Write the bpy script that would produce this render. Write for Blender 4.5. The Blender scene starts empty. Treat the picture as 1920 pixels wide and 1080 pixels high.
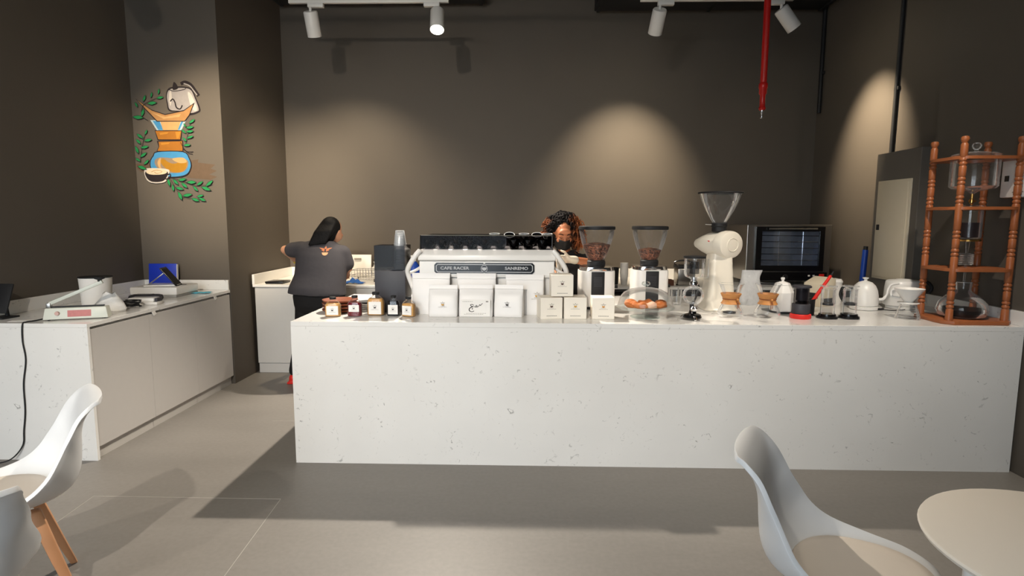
import bpy, bmesh, math, random
from mathutils import Vector, Matrix, Euler
from mathutils.bvhtree import BVHTree
random.seed(7)
PI = math.pi
S = bpy.context.scene
C = S.collection

# ------------------------------------------------------------------ camera, world, exposure
cam_d = bpy.data.cameras.new('camera'); cam = bpy.data.objects.new('camera', cam_d); C.objects.link(cam)
cam.location = (0, 0, 1.55)
cam.rotation_euler = (math.radians(83.246), math.radians(-0.174), math.radians(1.461))
cam_d.sensor_fit = 'HORIZONTAL'; cam_d.sensor_width = 36; cam_d.lens = 36 * 1090 / 1920
cam_d.clip_start = 0.02
S.camera = cam
W = bpy.data.worlds.new('daylight'); S.world = W; W.use_nodes = True
bg = W.node_tree.nodes['Background']; bg.inputs[0].default_value = (0.86, 0.91, 1.0, 1); bg.inputs[1].default_value = 5.6
S.view_settings.view_transform = 'Standard'; S.view_settings.look = 'None'
S.view_settings.exposure = 0.38; S.view_settings.gamma = 1
S.cycles.max_bounces = 8; S.cycles.transparent_max_bounces = 24; S.cycles.diffuse_bounces = 4
S.cycles.sample_clamp_indirect = 6
WARM = (1.0, 0.83, 0.60)
SOFT = (1.0, 0.90, 0.77)

def portal(loc, rot, sx, sy):
    d = bpy.data.lights.new('daylight_portal', 'AREA'); d.shape = 'RECTANGLE'; d.size = sx; d.size_y = sy
    d.cycles.is_portal = True
    o = bpy.data.objects.new('daylight_portal', d); C.objects.link(o); o.location = loc; o.rotation_euler = rot
portal((-1.92, -2.18, 1.75), (PI / 2, 0, 0), 3.3, 3.3)

# ------------------------------------------------------------------ helpers
def lin(c):
    return tuple((v / 255 / 12.92) if v / 255 <= .04045 else ((v / 255 + .055) / 1.055) ** 2.4 for v in c)

MATS = {}
def mat(name, rgb, rough=.5, metal=0, spec=.5, var=.06, scale=18, bump=0, coat=0, emit=None, trans=0, ior=1.45, raw=False):
    if name in MATS: return MATS[name]
    m = bpy.data.materials.new(name); m.use_nodes = True; nt = m.node_tree; N = nt.nodes; L = nt.links
    b = N['Principled BSDF']
    col = rgb if raw else lin(rgb)
    b.inputs['Roughness'].default_value = rough; b.inputs['Metallic'].default_value = metal
    b.inputs['Specular IOR Level'].default_value = spec; b.inputs['Coat Weight'].default_value = coat
    b.inputs['Transmission Weight'].default_value = trans; b.inputs['IOR'].default_value = ior
    tc = N.new('ShaderNodeTexCoord'); no = N.new('ShaderNodeTexNoise'); no.inputs['Scale'].default_value = scale
    no.inputs['Detail'].default_value = 4
    L.new(tc.outputs['Object'], no.inputs['Vector'])
    mx = N.new('ShaderNodeMix'); mx.data_type = 'RGBA'
    mx.inputs[6].default_value = (*[max(0, c * (1 - var)) for c in col], 1)
    mx.inputs[7].default_value = (*[min(1, c * (1 + var)) for c in col], 1)
    L.new(no.outputs['Fac'], mx.inputs[0]); L.new(mx.outputs[2], b.inputs['Base Color'])
    if bump:
        bp = N.new('ShaderNodeBump'); bp.inputs['Strength'].default_value = bump; bp.inputs['Distance'].default_value = .01
        L.new(no.outputs['Fac'], bp.inputs['Height']); L.new(bp.outputs[0], b.inputs['Normal'])
    if emit:
        b.inputs['Emission Color'].default_value = (*emit[0], 1); b.inputs['Emission Strength'].default_value = emit[1]
    MATS[name] = m
    return m

def thin_glass(name, tint=(1, 1, 1), gloss=1.0, rough=.02, base=.012, gain=.6, milky_glint=0.0):
    if name in MATS: return MATS[name]
    m = bpy.data.materials.new(name); m.use_nodes = True; nt = m.node_tree; N = nt.nodes; L = nt.links
    N.remove(N['Principled BSDF']); out = N['Material Output']
    tr = N.new('ShaderNodeBsdfTransparent'); tr.inputs[0].default_value = (*tint, 1)
    gl = N.new('ShaderNodeBsdfGlossy'); gl.inputs['Roughness'].default_value = rough
    gl.inputs['Color'].default_value = (gloss, gloss, gloss, 1)
    lw = N.new('ShaderNodeLayerWeight'); lw.inputs['Blend'].default_value = .25
    ma = N.new('ShaderNodeMath'); ma.operation = 'MULTIPLY_ADD'; ma.inputs[1].default_value = gain; ma.inputs[2].default_value = base
    mx = N.new('ShaderNodeMixShader')
    df = N.new('ShaderNodeBsdfDiffuse'); df.inputs[0].default_value = (.85, .86, .86, 1); m2 = N.new('ShaderNodeMixShader'); m2.inputs[0].default_value = milky_glint  # diffuse white: painted-in edge reflections on glass, milkiness on cup plastic
    L.new(gl.outputs[0], m2.inputs[1]); L.new(df.outputs[0], m2.inputs[2])
    L.new(lw.outputs['Fresnel'], ma.inputs[0]); L.new(ma.outputs[0], mx.inputs[0])
    L.new(tr.outputs[0], mx.inputs[1]); L.new(m2.outputs[0], mx.inputs[2]); L.new(mx.outputs[0], out.inputs[0])
    MATS[name] = m
    return m

class MB:
    def __init__(s): s.v = []; s.f = []
    def add(s, vs, fs):
        o = len(s.v); s.v += [Vector(v) for v in vs]; s.f += [tuple(i + o for i in f) for f in fs]; return s
    def box(s, x0, x1, y0, y1, z0, z1):
        vs = [(x, y, z) for z in (z0, z1) for y in (y0, y1) for x in (x0, x1)]
        return s.add(vs, [(0, 2, 3, 1), (4, 5, 7, 6), (0, 1, 5, 4), (2, 6, 7, 3), (0, 4, 6, 2), (1, 3, 7, 5)])
    def cbox(s, c, sz, M=None):
        t = MB().box(-sz[0] / 2, sz[0] / 2, -sz[1] / 2, sz[1] / 2, -sz[2] / 2, sz[2] / 2)
        return s.add([(M @ v if M else v) + Vector(c) for v in t.v], t.f)
    def lathe(s, prof, n=28, c=(0, 0, 0), M=None, sx=1, sy=1):
        vs = []; fs = []; idx = []
        for r, z in prof:
            if r < 1e-6: idx.append([len(vs)] * n); vs.append(Vector((0, 0, z)))
            else:
                idx.append([len(vs) + k for k in range(n)])
                vs += [Vector((r * sx * math.cos(2 * PI * k / n), r * sy * math.sin(2 * PI * k / n), z)) for k in range(n)]
        for a, b in zip(idx[:-1], idx[1:]):
            for k in range(n):
                q = [a[k], a[(k + 1) % n], b[(k + 1) % n], b[k]]
                q = list(dict.fromkeys(q))
                if len(q) > 2: fs.append(tuple(q))
        return s.add([(M @ v if M else v) + Vector(c) for v in vs], fs)
    def loft(s, rings, cap=True, closed=True):
        n = len(rings[0]); vs = [v for r in rings for v in r]; fs = []
        for a in range(len(rings) - 1):
            for k in range(n if closed else n - 1):
                k2 = (k + 1) % n
                fs.append((a * n + k, a * n + k2, (a + 1) * n + k2, (a + 1) * n + k))
        if cap: fs += [tuple(range(n))[::-1], tuple((len(rings) - 1) * n + k for k in range(n))]
        return s.add(vs, fs)
    def tube(s, path, r, n=8, cap=True):
        P = [Vector(p) for p in path]; rs = r if isinstance(r, (list, tuple)) else [r] * len(P)
        rings = []; up = None
        for i, p in enumerate(P):
            t = (P[min(i + 1, len(P) - 1)] - P[max(i - 1, 0)]).normalized()
            if up is None:
                up = Vector((0, 0, 1)) if abs(t.z) < .9 else Vector((1, 0, 0))
            a = t.cross(up).normalized(); b = a.cross(t).normalized(); up = b
            rings.append([p + rs[i] * (math.cos(2 * PI * k / n) * a + math.sin(2 * PI * k / n) * b) for k in range(n)])
        return s.loft(rings, cap)
    def ring(s, c, R, r, n=28, m=6, M=None):
        vs = []; fs = []
        for i in range(n):
            for j in range(m):
                a = 2 * PI * i / n; b = 2 * PI * j / m; rr = R + r * math.cos(b)
                v = Vector((rr * math.cos(a), rr * math.sin(a), r * math.sin(b))); vs.append((M @ v if M else v) + Vector(c))
        for i in range(n):
            for j in range(m):
                fs.append((i * m + j, ((i + 1) % n) * m + j, ((i + 1) % n) * m + (j + 1) % m, i * m + (j + 1) % m))
        return s.add(vs, fs)
    def prism(s, poly, a, b, plane='xz'):
        n = len(poly)
        if plane == 'xz': vs = [(p[0], y, p[1]) for y in (a, b) for p in poly]
        elif plane == 'yz': vs = [(x, p[0], p[1]) for x in (a, b) for p in poly]
        else: vs = [(p[0], p[1], z) for z in (a, b) for p in poly]
        fs = [tuple(range(n)), tuple(range(2 * n - 1, n - 1, -1))]
        fs += [(k, (k + 1) % n, n + (k + 1) % n, n + k) for k in range(n)]
        return s.add(vs, fs)
    def ell(s, c, r, nu=14, nv=9, M=None):
        r = (r, r, r) if not isinstance(r, (tuple, list)) else r
        pr = [(math.sin(PI * j / nv), -math.cos(PI * j / nv)) for j in range(nv + 1)]
        t = MB().lathe([(max(p[0], 0 if 0 < j < nv else 0), p[1]) for j, p in enumerate(pr)], nu)
        vs = [Vector((v.x * r[0], v.y * r[1], v.z * r[2])) for v in t.v]
        return s.add([(M @ v if M else v) + Vector(c) for v in vs], t.f)
    def cap(s, p0, p1, r0, r1, n=12):
        p0 = Vector(p0); p1 = Vector(p1); d = (p1 - p0).normalized(); path = []; rs = []
        for k in range(4):
            a = PI / 2 * k / 4; path.append(p0 - d * r0 * math.cos(a)); rs.append(max(r0 * math.sin(a), r0 * .05))
        path += [p0, p1]; rs += [r0, r1]
        for k in range(3, -1, -1):
            a = PI / 2 * k / 4; path.append(p1 + d * r1 * math.cos(a)); rs.append(max(r1 * math.sin(a), r1 * .05))
        return s.tube(path, rs, n)
    def xf(s, M): s.v = [M @ v for v in s.v]; return s
    def build(s, name, m, parent=None, smooth=True, bevel=0, segs=2, angle=38, loc=None):
        me = bpy.data.meshes.new(name); me.from_pydata([tuple(v) for v in s.v], [], s.f)
        bm = bmesh.new(); bm.from_mesh(me); bmesh.ops.recalc_face_normals(bm, faces=bm.faces)
        if bevel:
            bm.edges.ensure_lookup_table()
            es = [e for e in bm.edges if len(e.link_faces) == 2 and e.calc_face_angle(0) > math.radians(30)]
            bmesh.ops.bevel(bm, geom=es, offset=bevel, segments=segs, affect='EDGES', profile=.5, clamp_overlap=True)
        bm.to_mesh(me); bm.free()
        return link(name, me, m, parent, smooth, angle, loc)

def link(name, me, m, parent=None, smooth=True, angle=38, loc=None):
    me.materials.clear(); me.materials.append(m)
    if smooth:
        me.polygons.foreach_set('use_smooth', [True] * len(me.polygons)); me.set_sharp_from_angle(angle=math.radians(angle))
    o = bpy.data.objects.new(name, me); C.objects.link(o)
    if parent: o.parent = parent
    if loc: o.location = loc
    return o

def tag(o, label, cat, group=None):
    o['label'] = label; o['category'] = cat
    if group: o['group'] = group
    return o
def thing(name, label, cat, loc=(0, 0, 0), rz=0, group=None):
    o = bpy.data.objects.new(name, None); C.objects.link(o); o.location = loc; o.rotation_euler = (0, 0, rz)
    o.empty_display_size = .1
    return tag(o, label, cat, group)
def struct(o, label=None, cat=None):
    o['kind'] = 'structure'
    if label: o['label'] = label
    if cat: o['category'] = cat
    return o
def dup(root, loc, rz=None, label=None):
    r = root.copy(); C.objects.link(r); r.location = loc
    if rz is not None: r.rotation_euler = (0, 0, rz)
    if label: r['label'] = label
    for ch in list(root.children):
        c = ch.copy(); C.objects.link(c); c.parent = r
        for g in list(ch.children):
            d = g.copy(); C.objects.link(d); d.parent = c
    return r

def text(s, size, m, parent, loc, name='lettering', rot=(PI / 2, 0, 0), ext=.0006, align='CENTER', sx=1.0, bold=0):
    cu = bpy.data.curves.new(name, 'FONT'); cu.body = s; cu.size = size; cu.extrude = ext; cu.align_x = align; cu.align_y = 'CENTER'
    cu.offset = bold
    o = bpy.data.objects.new(name, cu); C.objects.link(o)
    dg = bpy.context.evaluated_depsgraph_get(); dg.update()
    me = bpy.data.meshes.new_from_object(o.evaluated_get(dg)); bpy.data.objects.remove(o); bpy.data.curves.remove(cu)
    o = link(name, me, m, parent, False); o.location = loc; o.rotation_euler = rot; o.scale = (sx, 1, 1)
    return o

def stroke(pts, w):
    """flat ribbon outline along pts (2-D); w a number or a list"""
    ws = w if isinstance(w, (list, tuple)) else [w] * len(pts); L = []; R = []
    for i, p in enumerate(pts):
        a = pts[max(i - 1, 0)]; b = pts[min(i + 1, len(pts) - 1)]
        dx, dy = b[0] - a[0], b[1] - a[1]; l = math.hypot(dx, dy) or 1
        nx, ny = -dy / l * ws[i] / 2, dx / l * ws[i] / 2
        L.append((p[0] + nx, p[1] + ny)); R.append((p[0] - nx, p[1] - ny))
    return L, R
def ribbon(mb, pts, w, y0, y1):
    L, R = stroke(pts, w)
    for i in range(len(pts) - 1):
        mb.prism([L[i], L[i + 1], R[i + 1], R[i]], y0, y1)
def smoothline(pts, n=6, closed=False):
    out = []; P = [Vector((*p, 0)) if len(p) == 2 else Vector(p) for p in pts]; k = len(P)
    for i in range(k if closed else k - 1):
        p0 = P[(i - 1) % k] if closed or i > 0 else P[i]; p1 = P[i]; p2 = P[(i + 1) % k]
        p3 = P[(i + 2) % k] if closed or i + 2 < k else p2
        for j in range(n):
            t = j / n
            out.append(.5 * ((2 * p1) + (p2 - p0) * t + (2 * p0 - 5 * p1 + 4 * p2 - p3) * t * t + (3 * p1 - p0 - 3 * p2 + p3) * t ** 3))
    if not closed: out.append(P[-1])
    return [tuple(v[:2]) if len(pts[0]) == 2 else v for v in out]

def remesh(pieces, name, m, parent, voxel=.012, it=6, off=(0, 0, 0)):
    me = bpy.data.meshes.new(name); me.from_pydata([tuple(v) for v in pieces.v], [], pieces.f)
    bm = bmesh.new(); bm.from_mesh(me); bmesh.ops.recalc_face_normals(bm, faces=bm.faces); bm.to_mesh(me); bm.free()
    o = bpy.data.objects.new(name, me); C.objects.link(o)
    r = o.modifiers.new('r', 'REMESH'); r.mode = 'VOXEL'; r.voxel_size = voxel
    if it:
        s = o.modifiers.new('s', 'SMOOTH'); s.factor = .5; s.iterations = it
    dg = bpy.context.evaluated_depsgraph_get(); dg.update()
    me2 = bpy.data.meshes.new_from_object(o.evaluated_get(dg)); bpy.data.objects.remove(o)
    me2.transform(Matrix.Translation(-Vector(off)))
    return link(name, me2, m, parent, True, 180)

def spot(parent, loc, aim, power, angle, blend=.5, color=WARM, radius=.03):
    d = bpy.data.lights.new('spot_beam', 'SPOT'); d.energy = power; d.spot_size = math.radians(angle); d.spot_blend = blend
    d.color = color; d.shadow_soft_size = radius
    o = bpy.data.objects.new('spot_beam', d); C.objects.link(o); o.parent = parent
    o.location = loc; o.rotation_euler = Vector(aim).to_track_quat('-Z', 'Y').to_euler()
    return o

# ------------------------------------------------------------------ materials
def quartz():
    m = bpy.data.materials.new('quartz'); m.use_nodes = True; nt = m.node_tree; N = nt.nodes; L = nt.links; b = N['Principled BSDF']
    b.inputs['Roughness'].default_value = .13
    tc = N.new('ShaderNodeTexCoord')
    n1 = N.new('ShaderNodeTexNoise'); n1.inputs['Scale'].default_value = 26; n1.inputs['Detail'].default_value = 6; n1.inputs['Distortion'].default_value = 1.6
    n2 = N.new('ShaderNodeTexNoise'); n2.inputs['Scale'].default_value = 6; n2.inputs['Detail'].default_value = 3
    n3 = N.new('ShaderNodeTexNoise'); n3.inputs['Scale'].default_value = 3; n3.inputs['Detail'].default_value = 2
    for n in (n1, n2, n3): L.new(tc.outputs['Object'], n.inputs['Vector'])
    r1 = N.new('ShaderNodeValToRGB'); r1.color_ramp.elements[0].position = .625; r1.color_ramp.elements[0].color = (0, 0, 0, 1)
    r1.color_ramp.elements[1].position = .73; r1.color_ramp.elements[1].color = (1, 1, 1, 1)
    r2 = N.new('ShaderNodeValToRGB'); r2.color_ramp.elements[0].position = .44; r2.color_ramp.elements[1].position = .66
    mu = N.new('ShaderNodeMath'); mu.operation = 'MULTIPLY'
    L.new(n1.outputs['Fac'], r1.inputs[0]); L.new(n2.outputs['Fac'], r2.inputs[0])
    L.new(r1.outputs[0], mu.inputs[0]); L.new(r2.outputs[0], mu.inputs[1])
    base = N.new('ShaderNodeMix'); base.data_type = 'RGBA'
    base.inputs[6].default_value = (*lin((224, 222, 218)), 1); base.inputs[7].default_value = (*lin((234, 232, 228)), 1)
    L.new(n3.outputs['Fac'], base.inputs[0])
    mx = N.new('ShaderNodeMix'); mx.data_type = 'RGBA'; mx.inputs[7].default_value = (*lin((140, 138, 135)), 1)
    L.new(mu.outputs[0], mx.inputs[0]); L.new(base.outputs[2], mx.inputs[6]); L.new(mx.outputs[2], b.inputs['Base Color'])
    return m
QUARTZ = quartz()
def concrete():
    m = bpy.data.materials.new('concrete_floor'); m.use_nodes = True; nt = m.node_tree; N = nt.nodes; L = nt.links; b = N['Principled BSDF']
    tc = N.new('ShaderNodeTexCoord')
    n1 = N.new('ShaderNodeTexNoise'); n1.inputs['Scale'].default_value = 1.3; n1.inputs['Detail'].default_value = 7; n1.inputs['Roughness'].default_value = .6
    n2 = N.new('ShaderNodeTexNoise'); n2.inputs['Scale'].default_value = 40; n2.inputs['Detail'].default_value = 4
    mp = N.new('ShaderNodeMapping'); mp.inputs['Scale'].default_value = (.5, 1.6, 1)
    L.new(tc.outputs['Object'], mp.inputs[0]); L.new(mp.outputs[0], n1.inputs['Vector']); L.new(tc.outputs['Object'], n2.inputs['Vector'])
    a = N.new('ShaderNodeMix'); a.data_type = 'RGBA'; a.inputs[6].default_value = (*lin((112, 108, 103)), 1); a.inputs[7].default_value = (*lin((140, 135, 129)), 1)
    L.new(n1.outputs['Fac'], a.inputs[0])
    c = N.new('ShaderNodeMix'); c.data_type = 'RGBA'; c.blend_type = 'OVERLAY'; c.inputs[0].default_value = .12
    L.new(a.outputs[2], c.inputs[6]); L.new(n2.outputs['Fac'], c.inputs[7]); L.new(c.outputs[2], b.inputs['Base Color'])
    rr = N.new('ShaderNodeMapRange'); rr.inputs[3].default_value = .38; rr.inputs[4].default_value = .55
    L.new(n1.outputs['Fac'], rr.inputs[0]); L.new(rr.outputs[0], b.inputs['Roughness'])
    b.inputs['Specular IOR Level'].default_value = .4
    return m
FLOOR = concrete()
WALL = mat('wall_paint', (90, 83, 75), .62, var=.04, scale=3, spec=.3)
WALLB = mat('dark_pillar_paint', (34, 31, 29), .6, var=.05, scale=3, spec=.3)
CEIL = mat('ceiling_paint', (40, 38, 37), .9, var=.05, scale=2)
DUCT = mat('black_duct', (24, 23, 24), .7)
LAM = mat('white_laminate', (206, 203, 198), .45, var=.02)
LAMG = mat('grey_laminate', (192, 188, 184), .5, var=.02)
TOE = mat('toe_kick', (190, 186, 180), .5, var=.02)
GAP = mat('shadow_gap', (46, 43, 40), .7)
WHITE = mat('white_gloss', (236, 233, 228), .28, var=.02)
WHITEM = mat('white_matt', (228, 224, 218), .55, var=.03)
CREAM = mat('cream_enamel', (238, 230, 214), .3, var=.02)
BLACK = mat('black_gloss', (14, 14, 16), .22, var=.1)
BLACKM = mat('black_matt', (24, 24, 26), .6, var=.1)
CHAR = mat('charcoal_plastic', (58, 57, 62), .5, var=.05)
CHROME = mat('chrome', (215, 215, 218), .14, metal=1, var=.03)
STEEL = mat('brushed_steel', (168, 165, 160), .32, metal=1, var=.06, scale=60)
BRASS = mat('brass', (205, 160, 90), .25, metal=1)
GLASS = thin_glass('clear_glass', (.985, .988, .988), base=.02, gain=.7, milky_glint=.35)
GLASSP = thin_glass('clear_plastic', (.97, .972, .975), base=.03, gain=.7, milky_glint=.35)
SMOKE = thin_glass('smoked_glass', (.45, .44, .46), base=.0, gain=.15)
SMOKEL = thin_glass('smoked_acrylic', (.48, .48, .49), base=.0, gain=.3)
PANE = thin_glass('window_glass', (.93, .96, .96), base=.02)
def beans():
    m = bpy.data.materials.new('coffee_beans'); m.use_nodes = True; nt = m.node_tree; N = nt.nodes; L = nt.links; b = N['Principled BSDF']
    b.inputs['Roughness'].default_value = .38
    tc = N.new('ShaderNodeTexCoord'); vo = N.new('ShaderNodeTexVoronoi'); vo.inputs['Scale'].default_value = 85
    L.new(tc.outputs['Object'], vo.inputs['Vector'])
    hs = N.new('ShaderNodeSeparateColor'); L.new(vo.outputs['Color'], hs.inputs[0])
    rp = N.new('ShaderNodeValToRGB'); rp.color_ramp.elements[0].color = (*lin((48, 24, 16)), 1); rp.color_ramp.elements[1].color = (*lin((168, 104, 74)), 1)
    L.new(hs.outputs[0], rp.inputs[0]); L.new(rp.outputs[0], b.inputs['Base Color'])
    bp = N.new('ShaderNodeBump'); bp.invert = True; bp.inputs['Strength'].default_value = .8; bp.inputs['Distance'].default_value = .006
    L.new(vo.outputs['Distance'], bp.inputs['Height']); L.new(bp.outputs[0], b.inputs['Normal'])
    return m
BEANS = beans()
COFFEE = mat('brewed_coffee', (18, 8, 6), .3, var=.1, spec=.15)
TRAY = mat('tray_wood', (128, 68, 42), .45, var=.16, scale=10)
CUPB = mat('cup_glaze', (12, 12, 14), .08, var=.1, coat=.6)
WOOD = mat('beech_wood', (190, 138, 98), .5, var=.12, scale=9)
WOODR = mat('red_brown_wood', (152, 88, 51), .38, var=.16, scale=8)
CORK = mat('collar_wood', (196, 134, 74), .5, var=.15, scale=22)
LEATHER = mat('leather_tie', (140, 78, 42), .6)
RED = mat('red_paint', (176, 26, 22), .3)
REDP = mat('red_plastic', (222, 44, 36), .4)
BLUE = mat('blue_plastic', (24, 66, 160), .4)
BLUEF = mat('blue_folder', (22, 52, 176), .45)
BLUEC = mat('blue_cloth', (50, 110, 200), .8)
CYAN = mat('cyan_mask', (96, 190, 214), .8)
GOLD = mat('gold_print', (206, 156, 58), .5)
INK = mat('dark_print', (52, 48, 46), .7)
INKL = mat('grey_print', (150, 144, 138), .7)
PAPER = mat('paper', (240, 237, 232), .7, var=.02)
POUCH = mat('white_pouch', (236, 233, 230), .42, var=.02, scale=6, bump=.25)
BOXW = mat('white_card', (242, 234, 220), .6, var=.02)
SKIN1 = mat('skin_tan', (205, 150, 118), .5, var=.05)
SKIN2 = mat('skin_brown', (176, 112, 78), .48, var=.06)
HAIRB = mat('black_hair', (14, 12, 12), .65, spec=.2, var=.3, scale=60, bump=.3)
SHIRT = mat('charcoal_shirt', (62, 59, 62), .85, var=.08, scale=30, bump=.12)
SHIRTB = mat('black_shirt', (30, 29, 31), .85, var=.08, scale=30, bump=.12)
PANTS = mat('black_trousers', (15, 14, 15), .85, var=.1, scale=30)
BEIGEM = mat('beige_metal', (212, 200, 176), .4, var=.02)
CASE = mat('casing_paint', (96, 91, 84), .6, var=.04, scale=3)
PASTRY = mat('baked_pastry', (196, 112, 52), .55, var=.3, scale=40, bump=.4)
CHAIRW = mat('chair_shell', (216, 217, 218), .4, var=.015)
PAD = mat('seat_pad', (206, 196, 184), .55, var=.03)
TABLEW = mat('table_white', (232, 224, 212), .4, var=.01)

# ------------------------------------------------------------------ room shell
CH, BY, RX, LX, FY = 4.35, 6.6, 3.15, -3.55, -2.2
floor = MB().box(LX - .2, RX + .2, FY - 1.2, BY + .2, -.12, 0).build('floor', FLOOR, smooth=False); struct(floor)
struct(MB().box(LX - .2, RX + .2, FY - .2, BY + .2, CH, CH + .12).build('ceiling', CEIL, smooth=False))
struct(MB().box(LX - .2, RX + .2, BY, BY + .15, 0, CH).build('wall_back', WALL, smooth=False))
struct(MB().box(LX - .2, LX, FY, 5.28, 0, CH).build('wall_left', WALL, smooth=False))
struct(MB().box(RX, RX + .15, 4.48, BY, 0, CH).build('wall_right', WALL, smooth=False))
struct(MB().box(3.02, 3.3, FY, 4.48, 0, CH).build('wall_right_front', WALL, smooth=False))
struct(MB().prism([(LX - .2, 5.28), (-2.742, 5.28), (-2.715, BY), (LX - .2, BY)], 0, CH, 'xy').build('wall_column', WALL, smooth=False))
# storefront behind the camera
sf = MB().box(LX - .2, 3.3, FY - .1, FY, 0, .10).box(LX - .2, 3.3, FY - .1, FY, 3.4, CH).build('wall_front', WALLB, smooth=False); struct(sf)
struct(MB().box(-.3, 3.3, FY - .1, FY, .1, 3.4).build('wall_front_side', WALL, smooth=False))
xs = [LX, -1.92, -.3]
for i in range(2):
    a, b = xs[i], xs[i + 1]
    w = MB(); w.box(a, a + .05, FY - .09, FY - .02, .1, 3.4).box(b - .05, b, FY - .09, FY - .02, .1, 3.4)
    w.box(a + .05, b - .05, FY - .09, FY - .02, .1, .16).box(a + .05, b - .05, FY - .09, FY - .02, 3.34, 3.4)
    wo = struct(w.build(f'window_{i + 1}', BLACKM, smooth=False))
    MB().box(a + .05, b - .05, FY - .06, FY - .05, .16, 3.34).build('pane', PANE, wo, smooth=False)
# pavement outside
struct(MB().box(-9, 9, -10, FY - 1.2, -.14, -.02).build('pavement', mat('pavement_grey', (150, 148, 144), .9), smooth=False), 'grey paving outside the shop front', 'pavement')
# floor saw cuts (light filled joints)
JOINT = mat('floor_joint', (168, 163, 155), .7)
for p, q, w in [((-2.42, 3.04), (-1.36, 3.04), .004), ((-1.36, 3.04), (-1.30, 2.2), .0035), ((-2.42, 3.04), (-2.36, 2.2), .003), ((-1.95, 4.28), (-1.47, 4.30), .003)]:
    d = Vector((q[0] - p[0], q[1] - p[1], 0)); n = Vector((-d.y, d.x, 0)).normalized() * w / 2
    P, Q = Vector((*p, 0)), Vector((*q, 0))
    MB().prism([tuple((P + n)[:2]), tuple((Q + n)[:2]), tuple((Q - n)[:2]), tuple((P - n)[:2])], -.002, .0008, 'xy').build('joint_strip', JOINT, floor, smooth=False)
# ducts under the ceiling by the back wall
for x0, x1, z0, lab in [(-2.68, -.46, 3.82, 'black rectangular duct under the ceiling over the lit lamp'), (.70, 3.1, 3.74, 'black rectangular duct under the ceiling behind the red pipe')]:
    d = thing('ceiling_duct', lab, 'duct', ((x0 + x1) / 2, 6.2, z0), group='ceiling ducts'); h = (x1 - x0) / 2
    MB().box(-h, h, -.28, .28, 0, .36).build('duct_body', DUCT, d, bevel=.006)
    for x in (-h + .04, 0, h - .04):
        MB().box(x - .015, x + .015, -.29, .29, -.01, .37).build('flange', DUCT, d)
    for x in (-h * .8, h * .8):
        MB().tube([(x, 0, .36), (x, 0, CH - z0)], .006, 6).build('hanger_rod', DUCT, d)

# ------------------------------------------------------------------ right wall: conduits, casing, panel, notice
def conduit(name, label, pts, r):
    t = thing(name, label, 'pipe', pts[0]); p0 = Vector(pts[0])
    MB().tube([Vector(p) - p0 for p in pts], r, 10).build('pipe', BLACKM, t)
    for k in (.25, .75):
        c = Vector(pts[0]).lerp(Vector(pts[-1]), k) - p0
        MB().cbox(c + Vector((.012, 0, 0)), (.035, r * 3.4, .03)).build('clip', BLACKM, t, bevel=.003)
conduit('wall_conduit', 'thin black conduit running up the wall above the grey casing', [(3.132, 5.19, 2.10), (3.132, 5.17, CH)], .017)
conduit('wall_conduit', 'thin black conduit ending halfway down the back right corner', [(3.125, 6.50, 2.69), (3.125, 6.50, CH)], .02)
cs = thing('wall_casing', 'dark grey boxed casing low on the side wall, holding a beige panel', 'casing', (3.15, 4.76, .93))
MB().box(-.22, -.001, -.275, .275, 0, 1.165).build('casing_body', CASE, cs, smooth=False, bevel=.004)
ep = thing('electrical_panel', 'tall beige metal electrical panel door set on the grey casing', 'panel', (2.929, 4.765, 1.07))
MB().box(-.012, 0, -.21, .21, 0, .80).build('frame', BEIGEM, ep, bevel=.003)
dr = MB().box(-.022, -.012, -.19, .19, .02, .78).build('door', BEIGEM, ep, bevel=.003)
MB().box(-.028, -.022, .135, .17, .40, .445).build('latch', BLACKM, dr, bevel=.002)
nb = thing('wall_box', 'white wall-mounted box with small black window, behind the wooden tower', 'box', (3.02, 3.66, 1.69))
MB().box(-.05, -.001, -.10, .12, 0, .235).build('box_body', WHITEM, nb, bevel=.01)
MB().box(-.054, -.05, .055, .085, .10, .135).build('display', BLACK, nb)
MB().box(-.053, -.05, -.06, .02, .03, .036).build('print_line', INKL, nb)

# red sprinkler drop
sp = thing('sprinkler_drop', 'red fire sprinkler pipe hanging from the ceiling', 'pipe', (1.745, 4.5, 2.30))
MB().tube([(0, 0, .24), (0, 0, CH - 2.30)], .024, 14).build('pipe', RED, sp)
MB().lathe([(0, .06), (.02, .06), (.027, .075), (.02, .09), (.02, .17), (.028, .18), (.028, .215), (.032, .22), (.032, .25), (.024, .26), (0, .26)], 14).build('coupling', RED, sp)
MB().lathe([(0, 0), (.012, 0), (.014, .004), (.005, .008), (.006, .03), (.012, .04), (.013, .06), (0, .06)], 12).build('sprinkler_head', CHROME, sp)

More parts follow.
